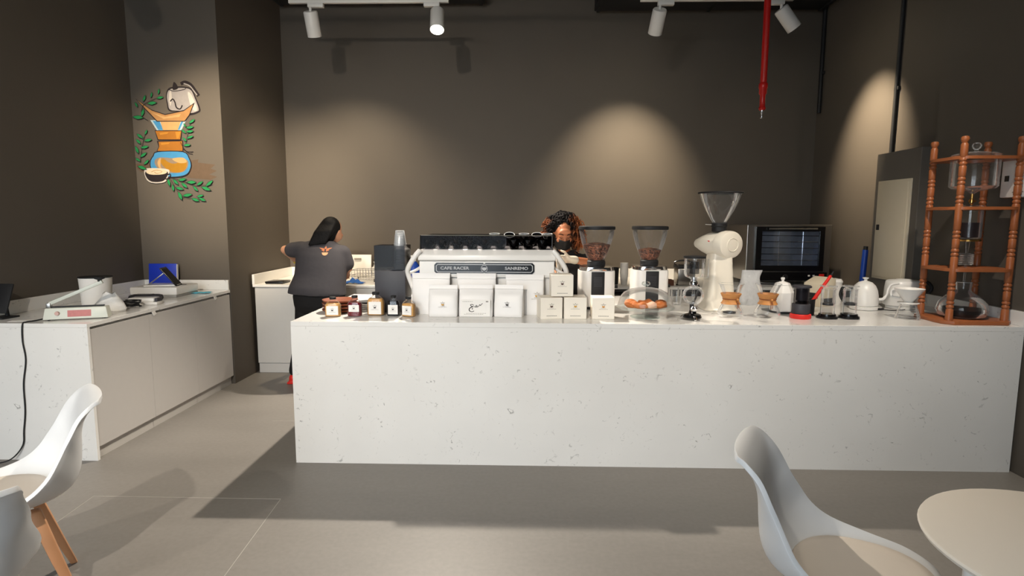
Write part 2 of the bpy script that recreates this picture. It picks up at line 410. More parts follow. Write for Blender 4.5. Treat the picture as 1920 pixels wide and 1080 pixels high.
# ------------------------------------------------------------------ track lights
LAMPW = mat('lamp_white', (226, 222, 216), .4, var=.02)
GLOW = mat('lamp_glow', (255, 240, 210), .5, emit=((1, .9, .68), 45))
DARKLENS = mat('lamp_lens', (60, 58, 55), .2)
def track(label, x0, x1, y, z, rods):
    t = thing('light_track', label, 'track', ((x0 + x1) / 2, y, z), group='ceiling light tracks'); h = (x1 - x0) / 2
    MB().box(-h, h, -.018, .018, 0, .03).build('rail', LAMPW, t, bevel=.003)
    for x in rods:
        MB().tube([(x, 0, .03), (x, 0, CH - z)], .004, 6).build('hanger_rod', BLACKM, t)
    return t
def head(label, x, y, z, aim, power, angle, blend=.5, lit=False, color=WARM, side=1, L=.21, R=.062):
    t = thing('track_spotlight', label, 'spotlight', (x, y, z), group='track spotlights')
    MB().box(-.07 + .05 * side, .07 + .05 * side, -.022, .022, -.035, 0).build('adapter', LAMPW, t, bevel=.004)
    MB().tube([(0, 0, -.035), (0, 0, -.075)], .012, 10).build('stem', LAMPW, t)
    d = (Vector(aim) - Vector((x, y, z - .12))).normalized()
    M = d.to_track_quat('-Z', 'Y').to_matrix()
    c = Vector((0, 0, -.075)) + d * .02
    MB().lathe([(0, .03), (R * .9, .03), (R, .02), (R, -L + .03), (R * .93, -L + .03), (R * .9, -L + .045), (0, -L + .045)], 28, c=c, M=M).build('housing', LAMPW, t)
    lens = MB().lathe([(0, -L + .044), (R * .88, -L + .044), (R * .88, -L + .040), (0, -L + .040)], 24, c=c, M=M).build('lens', GLOW if lit else DARKLENS, t)
    if lit is None or lit or power:
        lens.data.materials.clear(); lens.data.materials.append(GLOW)
    if power: spot(t, c + d * (L - .02), d, power, angle, blend, color)
    return t
track('white light track above the lit spotlight', -2.12, -.70, 5.36, 3.44, (-.6, .6))
track('white light track by the red sprinkler pipe', .98, 2.30, 5.36, 3.44, (-.55, .55))
head('white cylinder spotlight leftmost on the track, pointing straight down', -1.93, 5.36, 3.44, (-1.92, 6.40, 1.2), 135, 104, 1.0, side=1)
head('glowing white spotlight facing the room', -.80, 5.36, 3.44, (-.66, 3.75, .0), 520, 88, .6, lit=True, color=SOFT, side=-1)
head('white spotlight tilted towards the bright patch on the back wall', 1.15, 5.36, 3.44, (1.04, 6.6, 1.80), 230, 68, 1.0, side=1)
head('white spotlight beside the red pipe, tilted to the side wall', 2.20, 5.36, 3.44, (3.15, 5.50, 2.20), 260, 58, 1.0, side=-1)
track('white light track above the seating area', -3.0, 2.6, 2.55, 3.44, (-2.4, 0, 2.4))
head('white spotlight above the seating area aimed at the mural', -2.35, 2.55, 3.44, (-2.76, 5.28, 2.05), 620, 40, 1.0)
head('white spotlight above the seating area aimed at the round table', .9, 2.55, 3.44, (1.3, 1.4, .7), 60, 60, .9, color=SOFT)
head('white spotlight above the seating area aimed at the kettles', 2.0, 2.55, 3.44, (1.95, 3.8, .8), 140, 82, 1.0, color=SOFT)
track('white light track by the shop front', -3.0, 2.6, -.6, 3.44, (-2.4, 0, 2.4))
head('white spotlight by the shop front aimed at the bar', -1.2, -.6, 3.44, (-1.3, 3.9, .9), 330, 88, 1.0, color=SOFT)
head('white spotlight by the shop front aimed over the left chairs', -2.9, -.6, 3.44, (-1.5, 3.7, .6), 110, 70, .9, color=SOFT)

# ------------------------------------------------------------------ main bar counter
bar = thing('bar_counter', 'long white speckled quartz bar counter with waterfall front', 'counter', (0, 3.525, 0))
MB().box(-1.465, 3.0, 0, 1.325, .885, .915).build('worktop', QUARTZ, bar, smooth=False, bevel=.0015, segs=1)
MB().box(-1.465, 3.0, 0, .025, 0, .8848).build('front_panel', QUARTZ, bar, smooth=False)
MB().box(-1.465, -1.44, .0252, 1.325, 0, .8848).build('side_panel', QUARTZ, bar, smooth=False)
MB().box(2.994, 3.017, .004, .94, .9152, 1.003).build('upstand', QUARTZ, bar, smooth=False, bevel=.0015, segs=1)
MB().box(-1.43, 2.98, .03, 1.28, .08, .884).build('carcass', LAM, bar, smooth=False)
MB().box(-1.43, 2.98, .03, 1.22, 0, .08).build('plinth', TOE, bar, smooth=False)
for k in range(7):
    x = -1.42 + k * .628
    d = MB().box(x, x + .62, 1.281, 1.30, .10, .87).build('door', LAM, bar, smooth=False, bevel=.002, segs=1)
    MB().box(x + .25, x + .37, 1.30, 1.318, .80, .815).build('handle', STEEL, d, smooth=False)

# ------------------------------------------------------------------ left cabinet run
lw = thing('quartz_worktop', 'white quartz worktop with waterfall end, holding the heat sealer and printer', 'worktop', (-3.145, 3.51, 0))
MB().box(-.40, .40, 0, 1.765, .867, .892).build('worktop', QUARTZ, lw, smooth=False, bevel=.0015, segs=1)
MB().box(-.40, .40, 0, .022, 0, .8668).build('front_panel', QUARTZ, lw, smooth=False)
MB().box(-.402, -.382, .01, 1.742, .8922, .985).build('upstand', QUARTZ, lw, smooth=False, bevel=.0015, segs=1)
MB().box(-.402, .396, 1.744, 1.764, .8922, .985).build('upstand', QUARTZ, lw, smooth=False, bevel=.0015, segs=1)
for k in range(3):
    y0 = 3.536 + k * .578
    c = thing('base_cabinet', ['grey laminate base cabinet nearest the quartz end panel', 'grey laminate base cabinet in the middle of the three', 'grey laminate base cabinet against the mural column'][k], 'cabinet', (-3.14, y0, 0), group='cabinets under the side worktop')
    MB().box(-.38, .37, .001, .576, .08, .858).build('body', LAMG, c, smooth=False)
    MB().box(-.38, .366, .001, .576, 0, .078).build('plinth', TOE, c, smooth=False)
    d = MB().box(.372, .390, .0002, .5768, .082, .850).build('door', LAMG, c, smooth=False, bevel=.001, segs=1)
    if k:
        y = [0, .03, .30][k]
        MB().prism([(y, .866), (y + .035, .868), (y + .05, .845), (y + .02, .835)], .391, .397, 'yz').build('pull_tab', WHITE, d)
    MB().box(-.38, .368, .001, .576, .858, .8665).build('shadow_gap', GAP, c, smooth=False)

# ------------------------------------------------------------------ back counter
bw = thing('back_worktop', 'white worktop along the back wall with raised upstand', 'worktop', (0, 5.66, 0))
MB().box(-2.708, 3.13, -.02, .93, .875, .90).build('worktop', WHITE, bw, smooth=False, bevel=.002, segs=1)
MB().box(-2.71, -2.685, -.02, .93, .9002, 1.0).build('upstand', WHITE, bw, smooth=False, bevel=.002, segs=1)
MB().box(-2.684, 3.13, .905, .93, .9002, 1.0).build('upstand', WHITE, bw, smooth=False, bevel=.002, segs=1)
xs = [-2.70, -1.86, -1.14, -.30]
labs = ['white back cabinet with a single wide door by the column', 'white back drawer unit behind the person in the grey shirt', 'white back cabinet behind the espresso machine']
for k in range(3):
    a, b = xs[k], xs[k + 1]
    c = thing('back_cabinet', labs[k], 'cabinet', (a, 5.68, 0), group='cabinets along the back wall')
    MB().box(.002, b - a - .002, 0, .88, .10, .874).build('body', LAM, c, smooth=False)
    MB().box(.002, b - a - .002, .01, .88, 0, .098).build('plinth', LAM, c, smooth=False)
    if k == 1:
        for j in range(3):
            z = .105 + j * .257
            d = MB().box(.004, b - a - .004, -.018, -.001, z, z + .25).build('drawer', LAM, c, smooth=False, bevel=.002, segs=1)
            MB().lathe([(0, 0), (.006, 0), (.012, .012), (0, .016)], 12, c=((b - a) / 2, -.018, z + .17), M=Matrix.Rotation(PI / 2, 3, 'X')).build('knob', CHROME, d)
    else:
        d = MB().box(.004, b - a - .004, -.018, -.001, .105, .87).build('door', LAM, c, smooth=False, bevel=.002, segs=1)
for k, lab in enumerate(['black under-counter fridge behind the twin grinders', 'black under-counter fridge below the countertop oven']):
    c = thing('undercounter_fridge', lab, 'fridge', (-.28 + k * 1.7, 5.68, 0), group='fridges along the back wall')
    MB().box(.002, 1.68, 0, .86, .05, .873).build('body', BLACKM, c, smooth=False)
    for j in range(2):
        d = MB().box(.01 + j * .84, .84 + j * .84, -.03, -.001, .12, .86).build('door', BLACK, c, smooth=False, bevel=.004)
        MB().box(.30 + j * .84, .54 + j * .84, -.045, -.031, .80, .82).build('handle', STEEL, d, smooth=False)
    for x in (.08, 1.60):
        MB().lathe([(0, 0), (.02, 0), (.02, .05), (0, .05)], 10, c=(x, .1, 0)).build('foot', BLACKM, c)
        MB().lathe([(0, 0), (.02, 0), (.02, .05), (0, .05)], 10, c=(x, .76, 0)).build('foot', BLACKM, c)

# oven
ov = thing('countertop_oven', 'steel convection oven with black glass door on the back worktop', 'oven', (2.57, 5.75, .9002))
MB().box(-.41, .41, .03, .62, .05, .605).build('body', STEEL, ov, smooth=False, bevel=.006)
dd = MB(); dd.box(-.33, -.275, 0, .029, .15, .585).box(.285, .33, 0, .029, .15, .585).box(-.275, .285, 0, .029, .15, .205).box(-.275, .285, 0, .029, .54, .585)
dd = dd.build('door', BLACK, ov, smooth=False)
MB().box(-.275, .285, .006, .012, .205, .54).build('glass', thin_glass('oven_glass', (.80, .82, .85), base=.03), dd, smooth=False)
MB().tube([(-.22, -.028, .565), (.24, -.028, .565)], .009, 10).build('handle', STEEL, dd)
for x in (-.2, .22): MB().tube([(x, -.028, .565), (x, 0, .565)], .007, 8).build('handle_post', STEEL, dd)
MB().box(-.275, .285, .0291, .0299, .205, .54).build('cavity_back', mat('oven_inside', (150, 156, 168), .3, metal=.35, var=.6, scale=9), ov, smooth=False)  # pale mottled colour paints in the reflections on the steel interior
for z in (.26, .32, .38, .44, .50):
    MB().tube([(-.27, .02, z), (.28, .02, z - .004)], .004, 6).build('rack', CHROME, ov)
for x in (-.1, .13): MB().tube([(x, .021, .21), (x, .021, .535)], .004, 6).build('rack_post', CHROME, ov)
MB().box(-.335, .375, .004, .029, .055, .14).build('control_panel', BLACK, ov, smooth=False, bevel=.002)
for x in (-.30, -.03):
    MB().lathe([(0, 0), (.026, 0), (.022, .018), (0, .018)], 18, c=(x, .004, .095), M=Matrix.Rotation(PI / 2, 3, 'X')).build('dial', BLACKM, ov)
    MB().ring((x, -.003, .095), .024, .0025, 20, 5, Matrix.Rotation(PI / 2, 3, 'X')).build('dial_ring', CHROME, ov)
MB().box(.295, .345, -.003, .004, .07, .125).build('power_switch', REDP, ov, smooth=False, bevel=.003)
for x in (.19, .235):
    MB().box(x, x + .018, -.001, .004, .10, .115).build('indicator', WHITE, ov, smooth=False)
for x in (-.36, .36):
    for y in (.08, .56): MB().lathe([(0, 0), (.022, 0), (.018, .05), (0, .05)], 12, c=(x, y, 0)).build('foot', BLACKM, ov)

# ------------------------------------------------------------------ chairs and table
def shell_grid(ns=44, nt=25):
    prof = smoothline([(.245, .415), (.232, .437), (.16, .444), (.05, .434), (-.07, .428), (-.17, .434), (-.235, .464), (-.268, .52), (-.278, .60), (-.281, .68), (-.290, .745), (-.314, .793), (-.348, .818), (-.368, .818)], 6)
    L = [0]
    for a, b in zip(prof[:-1], prof[1:]): L.append(L[-1] + math.hypot(b[0] - a[0], b[1] - a[1]))
    T = L[-1]
    def at(u):
        d = u * T
        for i in range(len(L) - 1):
            if L[i + 1] >= d or i == len(L) - 2:
                k = (d - L[i]) / (L[i + 1] - L[i]); a, b = prof[i], prof[i + 1]
                return Vector((a[0] + (b[0] - a[0]) * k, 0, a[1] + (b[1] - a[1]) * k)), Vector((b[0] - a[0], 0, b[1] - a[1])).normalized()
    def ip(tab, u):
        for (a, va), (b, vb) in zip(tab[:-1], tab[1:]):
            if u <= b:
                k = (u - a) / (b - a); k = k * k * (3 - 2 * k); return va + (vb - va) * k
        return tab[-1][1]
    hw = [(0, .17), (.06, .205), (.2, .238), (.38, .245), (.52, .238), (.68, .205), (.85, .180), (.95, .166), (.985, .155), (1, .135)]
    rimp = smoothline([(.235, .418), (.20, .445), (.12, .468), (.02, .486), (-.085, .512), (-.150, .56), (-.196, .63), (-.234, .70), (-.272, .765), (-.318, .808), (-.352, .820)], 6)
    def rim_at(u):
        d = u * (len(rimp) - 1); i = min(int(d), len(rimp) - 2); k = d - i
        return Vector((rimp[i][0] + (rimp[i + 1][0] - rimp[i][0]) * k, 0, rimp[i][1] + (rimp[i + 1][1] - rimp[i][1]) * k))
    g = []
    for i in range(ns):
        u = i / (ns - 1); p, t = at(u); q = rim_at(u)
        row = []
        for j in range(nt):
            w = -1 + 2 * j / (nt - 1)
            row.append(p.lerp(q, abs(w) ** 2.4) + Vector((0, w * ip(hw, u), 0)))
        g.append(row)
    return g
SH = shell_grid()
def make_chair(label):
    t = thing('shell_chair', label, 'chair', group='white shell chairs')
    ns, nt = len(SH), len(SH[0])
    mb = MB().add([v for r in SH for v in r], [(i * nt + j, i * nt + j + 1, (i + 1) * nt + j + 1, (i + 1) * nt + j) for i in range(ns - 1) for j in range(nt - 1)])
    o = mb.build('seat_shell', CHAIRW, t, angle=80)
    m = o.modifiers.new('thickness', 'SOLIDIFY'); m.thickness = .016; m.offset = 0
    b = o.modifiers.new('rim', 'BEVEL'); b.width = .004; b.segments = 2; b.limit_method = 'ANGLE'; b.angle_limit = 1.0
    # cushion
    n = 40; rings = []
    for f, z in [(0, .004), (.80, .003), (.97, .008), (1.0, .018), (.96, .028), (.8, .036), (.5, .041), (.2, .043)]:
        rings.append([Vector((.02 + .205 * f * math.copysign(abs(math.cos(2 * PI * k / n)) ** .82, math.cos(2 * PI * k / n)), .19 * f * math.copysign(abs(math.sin(2 * PI * k / n)) ** .82, math.sin(2 * PI * k / n)), .444 + z + .012 * (f * math.sin(2 * PI * k / n)) ** 2)) for k in range(n)])
    MB().loft(rings[1:]).build('seat_pad', PAD, t, angle=80)
    for sx in (1, -1):
        for sy in (1, -1):
            MB().loft([[Vector((sx * a + dx, sy * c + dy, z)) for dx, dy in ((-r, -r), (r, -r), (r, r), (-r, r))] for a, c, z, r in ((.235, .215, 0, .013), (.17, .155, .22, .019), (.115, .10, .415, .022))]).build('leg', WOOD, t, bevel=.006)
    MB().box(-.13, .13, -.012, .012, .395, .412).box(-.012, .012, -.12, .12, .394, .411).build('base_frame', BLACKM, t, smooth=False)
    MB().tube([(.15, .13, .29), (-.15, -.13, .29)], .005, 6).tube([(.15, -.13, .285), (-.15, .13, .285)], .005, 6).build('cross_brace', BLACKM, t)
    return t
ch = make_chair('white shell chair with grey seat pad beside the round table')
ch.location = (1.03, 1.715, 0); ch.rotation_euler.z = math.radians(-28)
dup(ch, (-2.07, 2.10, 0), math.radians(222), 'white shell chair with wooden legs, back towards the bar')
dup(ch, (-1.755, 1.535, 0), math.radians(145), 'white shell chair with its back turned, cut by the picture corner')

tb = thing('round_table', 'small round white table beside a shell chair', 'table', (1.41, 1.39, 0))
MB().lathe([(0, .708), (.345, .708), (.357, .714), (.36, .722), (.357, .728), (.350, .73), (0, .73)], 64).build('tabletop', TABLEW, tb)
for k in range(4):
    a = k * PI / 2; ca, sa = math.cos(a), math.sin(a)
    MB().tube([(.305 * ca, .305 * sa, 0), (.29 * ca, .29 * sa, .708)], [.014, .02], 12).build('leg', WHITE, tb)
MB().box(-.2, .2, -.02, .02, .69, .707).box(-.02, .02, -.2, .2, .689, .706).build('under_frame', BLACKM, tb, smooth=False)
for k in range(4):
    a = k * PI / 2; b = a + PI / 2
    MB().tube([(.29 * math.cos(a), .29 * math.sin(a), .62), (.12 * math.cos(a + .78), .12 * math.sin(a + .78), .42), (.29 * math.cos(b), .29 * math.sin(b), .62)], .004, 6).build('wire_brace', STEEL, tb)

# ------------------------------------------------------------------ things on the bar counter
TZ = .9152
def emblem(parent, cx, y, cz, s, cup=GOLD, ink=INK, lines=2):
    """the small brand mark: star points over a cup, with lines of print below, flat on a face looking to -y"""
    mb = MB()
    mb.prism([(cx, cz + .60 * s), (cx + .08 * s, cz + .44 * s), (cx, cz + .32 * s), (cx - .08 * s, cz + .44 * s)], y - .0006, y)
    for k in (-1, 1):
        ribbon(mb, [(cx + k * .1 * s, cz + .26 * s), (cx + k * .35 * s, cz + .32 * s), (cx + k * .62 * s, cz + .34 * s)], [.06 * s, .05 * s, .02 * s], y - .0006, y)
        ribbon(mb, [(cx + k * .08 * s, cz + .12 * s), (cx + k * .26 * s, cz + .17 * s), (cx + k * .42 * s, cz + .18 * s)], [.05 * s, .04 * s, .02 * s], y - .0006, y)
    mb.build('emblem', ink, parent, smooth=False)
    n = 10
    MB().prism([(cx + .36 * s * math.cos(PI + PI * k / n), cz - .02 * s + .36 * s * math.sin(PI + PI * k / n)) for k in range(n + 1)], y - .0007, y).build('cup_mark', cup, parent, smooth=False)
    pl = MB()
    for k in range(lines):
        z = cz - (.50 + .26 * k) * s; w = [.5, 1.0, .8][k % 3] * s; x = cx - w
        while x < cx + w:
            l = random.uniform(.06, .2) * s; pl.prism([(x, z), (min(x + l, cx + w), z), (min(x + l, cx + w), z + .07 * s), (x, z + .07 * s)], y - .0006, y); x += l + .05 * s
    if lines: pl.build('print_lines', INKL, parent, smooth=False)

# syrup bottles
def bottle(label, x, y, w, h, liquid, name, lw=.74, lz0=.10, lz1=.56, fill=.66, rz=0):
    t = thing('syrup_bottle', label, 'bottle', (x, y, TZ), rz, group='syrup bottles at the end of the bar')
    d = w * .52; n = 28
    def ring(sx, sy, z):
        return [Vector((sx * math.copysign(abs(math.cos(a)) ** .55, math.cos(a)), sy * math.copysign(abs(math.sin(a)) ** .55, math.sin(a)), z)) for a in [2 * PI * k / n for k in range(n)]]
    W = w / 2; D = d / 2; nr = w * .17
    prof = [(.86, .86, .0), (.97, .95, .012), (1, 1, .04), (1, 1, .58), (.93, .93, .66), (.66, .75, .76), (.38, .62, .82)]
    rings = [ring(W * a, D * b, h * c) for a, b, c in prof] + [ring(nr, nr, h * .84), ring(nr, nr, h * .9)]
    MB().loft(rings).build('glass_body', GLASS, t)
    k = [(.80, .80, .02), (.95, .92, .04)] + [(a * .96, b * .93, c) for a, b, c in prof[2:] if c < fill]
    k.append((.94 if fill < .66 else .8, .9 if fill < .66 else .8, fill))
    MB().loft([ring(W * a, D * b, h * c) for a, b, c in k]).build('syrup', liquid, t)
    MB().lathe([(0, 0), (nr * 1.2, 0), (nr * 1.25, .004), (nr * 1.25, h * .1), (nr * 1.1, h * .12), (0, h * .12)], 20, c=(0, 0, h * .885)).build('cap', BLACKM, t)
    MB().box(-W * lw, W * lw, -D - .0016, -D - .0004, h * lz0, h * lz1).build('label', PAPER, t, smooth=False)
    emblem(t, 0, -D - .0017, h * (lz0 + (lz1 - lz0) * .58), w * .22, INK, INK, 2)
AMB = mat('caramel_syrup', (206, 158, 92), .25, var=.05); REDS = mat('red_syrup', (104, 14, 26), .12, var=.1); DKS = mat('dark_syrup', (20, 14, 14), .12)
bottle('square caramel syrup bottle at the open end of the bar', -1.263, 3.725, .100, .128, AMB, 'a', rz=.12)
bottle('dark red syrup bottle with a small white label', -1.122, 3.735, .092, .138, REDS, 'b', lz0=.24, lz1=.56)
bottle('larger caramel syrup bottle between the red and black bottles', -.996, 3.785, .112, .155, AMB, 'c', lz0=.07, lz1=.6, fill=.72)
bottle('black syrup bottle with white label next to the cup holder', -.874, 3.765, .086, .134, DKS, 'd', fill=.75)
bottle('small caramel syrup bottle beside the white coffee bags', -.770, 3.742, .092, .130, AMB, 'e', rz=-.35)

# trays and plates
for k in range(4):
    z = TZ + k * .0215
    c = MB(); n = 40
    c.lathe([(0, 0), (.095, 0), (.116, .012), (.120, .0205), (.113, .0205), (.092, .008), (0, .008)], n)
    tag(c.build('wooden_tray', TRAY, None, loc=(-1.285 + .003 * (k % 2), 3.935, z)), ['red-brown round wooden tray at the bottom of its stack', 'red-brown round wooden tray second from the bottom of its stack', 'red-brown round wooden tray third from the bottom of its stack', 'red-brown round wooden tray on top of its stack'][k], 'tray', 'stacked wooden trays')
for k in range(5):
    p = MB().lathe([(0, 0), (.04, 0), (.062, .008), (.066, .0125), (.060, .0125), (.038, .004), (0, .004)], 32)
    tag(p.build('saucer', BLACKM if k == 4 else WHITE, None, loc=(-1.105, 3.985, TZ + k * .0130)), ['white saucer at the bottom of the small stack', 'white saucer second from the bottom of the small stack', 'white saucer third from the bottom of the small stack', 'white saucer just under the black one', 'black saucer topping the small stack of white saucers'][k], 'saucer', 'stacked saucers')

# cup dispenser
cd = thing('cup_dispenser', 'charcoal cup dispenser box with smoked clear top', 'dispenser', (-.926, 4.00, TZ))
MB().box(-.105, .105, -.10, .10, 0, .285).build('box', CHAR, cd, bevel=.004)
g = MB(); g.box(-.105, -.101, -.10, .10, .2855, .455).box(.101, .105, -.10, .10, .2855, .455).box(-.1005, .1005, -.10, -.096, .2855, .455).box(-.1005, .1005, .096, .10, .2855, .455)
g.build('smoked_panel', SMOKEL, cd, smooth=False)
CUPP = thin_glass('cup_plastic', (.90, .91, .92), base=.28, rough=.2, gain=1.0, milky_glint=.85)
for k in range(11):
    p = MB().lathe([(.028, .095), (.030, .092), (.0415, .004), (.044, .002), (.044, 0)] if True else [], 24)
    p.lathe([(0, .094), (.028, .095)], 24)
    tag(p.build('plastic_cup', CUPP, None, loc=(-.880 + .0006 * k, 4.0, 1.2008 + .0175 * k)), f"clear plastic cup, {['lowest', 'second', 'third', 'fourth', 'fifth', 'sixth', 'seventh', 'eighth', 'ninth', 'tenth', 'topmost'][k]} from the bottom of the dispenser stack" , 'cup', 'cups nested in the dispenser')

# ------------------------------------------------------------------ espresso machine
em = thing('espresso_machine', 'white espresso machine with black nameplate, seen from behind', 'coffee machine', (-.268, 4.19, TZ))
F = -.30   # face towards the room
MB().box(-.455, .455, F, .26, .245, .355).build('upper_body', WHITE, em, bevel=.006)
MB().box(-.44, .44, F + .03, .24, .10, .244).build('lower_body', WHITEM, em, bevel=.006)
MB().box(-.452, -.30, F - .004, F, .258, .35).build('side_panel', WHITE, em, smooth=False, bevel=.001, segs=1)
MB().box(-.297, .452, F - .004, F, .258, .35).build('back_panel', WHITE, em, smooth=False, bevel=.001, segs=1)
MB().prism([(F - .025, .362), (F - .02, .395), (F + .02, .432), (.24, .432), (.26, .40), (.26, .356), (F - .01, .356)], -.46, .46, 'yz').build('cup_tray', WHITE, em, bevel=.005)
def plate(x0, x1, z0, z1, c):
    return [(x0 + c, z0), (x1 - c, z0), (x1, z0 + c), (x1, z1 - c), (x1 - c, z1), (x0 + c, z1), (x0, z1 - c), (x0, z0 + c)]
yb = F - .0045
np_ = MB().prism(plate(-.352, .320, .270, .343, .014), yb - .006, yb).build('nameplate', BLACK, em, smooth=False)
SILV = mat('silver_print', (190, 190, 192), .4)
ol = MB(); pts = plate(-.339, .307, .281, .332, .010); pts.append(pts[0])
ribbon(ol, pts, .005, yb - .0068, yb - .0062); ol.build('outline', SILV, np_, smooth=False)
text('CAFE RACER', .027, SILV, np_, (-.215, yb - .0066, .3065), sx=1.25, bold=.0006)
text('SANREMO', .027, SILV, np_, (.20, yb - .0066, .3065), sx=1.25, bold=.0006)
lg = MB().prism([(-.016 + .024 * math.cos(PI * 2 * k / 24), .305 + .026 * math.sin(PI * 2 * k / 24)) for k in range(24)], yb - .010, yb - .006)
lg = lg.build('badge', BLACK, np_, smooth=False)
MB().prism([(-.016 + .017 * math.cos(PI + PI * k / 10), .313 + .022 * math.sin(PI + PI * k / 10)) for k in range(11)], yb - .0110, yb - .0101).build('cup_mark', SILV, np_, smooth=False)
bm_ = MB(); ribbon(bm_, [(-.016 + .021 * math.cos(2 * PI * k / 24), .305 + .023 * math.sin(2 * PI * k / 24)) for k in range(25)], .003, yb - .0108, yb - .0101); bm_.build('badge_ring', SILV, np_, smooth=False)
for z0, z1 in ((.268, .275), (.338, .345)):
    MB().prism([(-.022, z0), (-.010, z0), (-.010, z1), (-.022, z1)], yb - .0070, yb - .0061).build('notch', WHITE, np_, smooth=False)
# smoked gallery rail
for a, b, c, d in ((-.45, .44, F + .015, F + .019), (-.45, .44, .225, .229), (-.45, -.446, F + .020, .224), (.436, .44, F + .020, .224)):
    MB().box(a, b, c, d, .4325, .522).build('gallery_glass', SMOKE, em, smooth=False)
MB().tube([(-.45, F + .017, .526), (.44, F + .017, .526)], .003, 6).build('gallery_rail', STEEL, em)
for x in (-.448, .438):
    MB().tube([(x, F + .017, .43), (x, F + .017, .526)], .005, 8).build('gallery_post', CHROME, em)
# tubular side frames
for s in (-1, 1):
    p = smoothline([(s * .445, F - .02, .425), (s * .475, F - .03, .39), (s * .525, F - .02, .31), (s * .53, F, .26), (s * .495, F + .02, .15), (s * .47, F + .03, .06), (s * .455, F + .05, .022)], 5)
    MB().tube(p, .017, 12).build('side_tube', WHITE, em)
    MB().tube(smoothline([(s * .528, F - .005, .27), (s * .49, F + .03, .285), (s * .452, F + .06, .31)], 5), .010, 10).build('strut', WHITE, em)
    MB().tube([(s * .47, F - .02, .40), (s * .47, .22, .40)], .017, 12).build('top_tube', WHITE, em)
    MB().tube(smoothline([(s * .47, .22, .40), (s * .52, .24, .30), (s * .50, .22, .12), (s * .46, .20, .022)], 5), .017, 12).build('side_tube', WHITE, em)
for x in (-.42, .42):
    for y in (F + .05, .2):
        MB().lathe([(0, 0), (.028, 0), (.03, .012), (.022, .03), (.02, .10), (0, .10)], 18, c=(x, y, 0)).build('foot', WHITEM, em)
MB().box(-.40, .40, F + .06, .30, .05, .095).build('drip_tray', STEEL, em, bevel=.004)
for x in (-.26, 0, .26):
    gq = MB().lathe([(0, 0), (.04, 0), (.042, .01), (.042, .06), (0, .06)], 20, c=(x, .29, .18)).build('group_head', CHROME, em)
    MB().tube([(x, .30, .20), (x, .44, .175)], [.012, .016], 10).build('portafilter', BLACKM, gq)
MB().tube(smoothline([(.49, .26, .38), (.50, .33, .30), (.505, .34, .16)], 5), .006, 8).build('steam_wand', CHROME, em)
MB().box(.30, .44, .262, .30, .20, .34).build('gold_side', BRASS, em, bevel=.005)
# cups on the tray
WR = WHITE
def cup0(label):
    t = thing('coffee_cup', label, 'cup', group='black cups on the machine')
    MB().lathe([(.020, 0), (.022, .001), (.034, .03), (.039, .062), (.036, .062), (.031, .03), (.018, .006), (0, .006)], 20).build('cup_body', CUPB, t)
    MB().tube(smoothline([(.034, 0, .05), (.055, 0, .045), (.054, 0, .025), (.031, 0, .02)], 4), .004, 6).build('handle', CUPB, t)
    return t
c0 = None
rows = [(-.25, 9, .0), (-.16, 9, .01), (-.05, 8, .0)]
cz = TZ + .4328
nth = ['first', 'second', 'third', 'fourth', 'fifth', 'sixth', 'seventh', 'eighth', 'ninth']
rown = ['row nearest the room', 'middle row', 'row nearest the barista']
for ri, (dy, n, ox) in enumerate(rows):
    for k in range(n):
        x = -.268 - .40 + ox + k * .0965; lab = f'black cup on the machine, {nth[k]} from the cup dispenser in the {rown[ri]}'
        if c0 is None: c0 = cup0(lab); o = c0
        else: o = dup(c0, (0, 0, 0), 0, lab)
        o.location = (x, 4.19 + dy, cz); o.rotation_euler.z = random.uniform(0, 6.28)
for i, (x, y, ti, lab) in enumerate([(-.12, 4.03, .5, 'tilted black cup with bright rim, highest on the machine'), (.07, 4.03, .4, 'tilted black cup with bright rim beside the curly-haired person'), (-.23, 4.14, .1, 'upright black cup with bright rim over the nameplate emblem'), (-.02, 4.14, .1, 'upright black cup with bright rim between the two tilted cups'), (.145, 4.14, .1, 'upright black cup with bright rim at the end of the machine')]):
    t = thing('stacked_cup', lab, 'cup', (x, y, cz + .064), group='rimmed cups topping the machine'); M = Matrix.Rotation(ti, 3, 'X')
    MB().lathe([(0, .0), (.024, .0), (.034, .022), (.037, .034), (.033, .034), (.03, .02), (0, .008)], 20, M=M).build('cup_body', CUPB, t)
    MB().ring(M @ Vector((0, 0, .035)), .0355, .0028, 24, 6, M).build('rim', SILV, t)

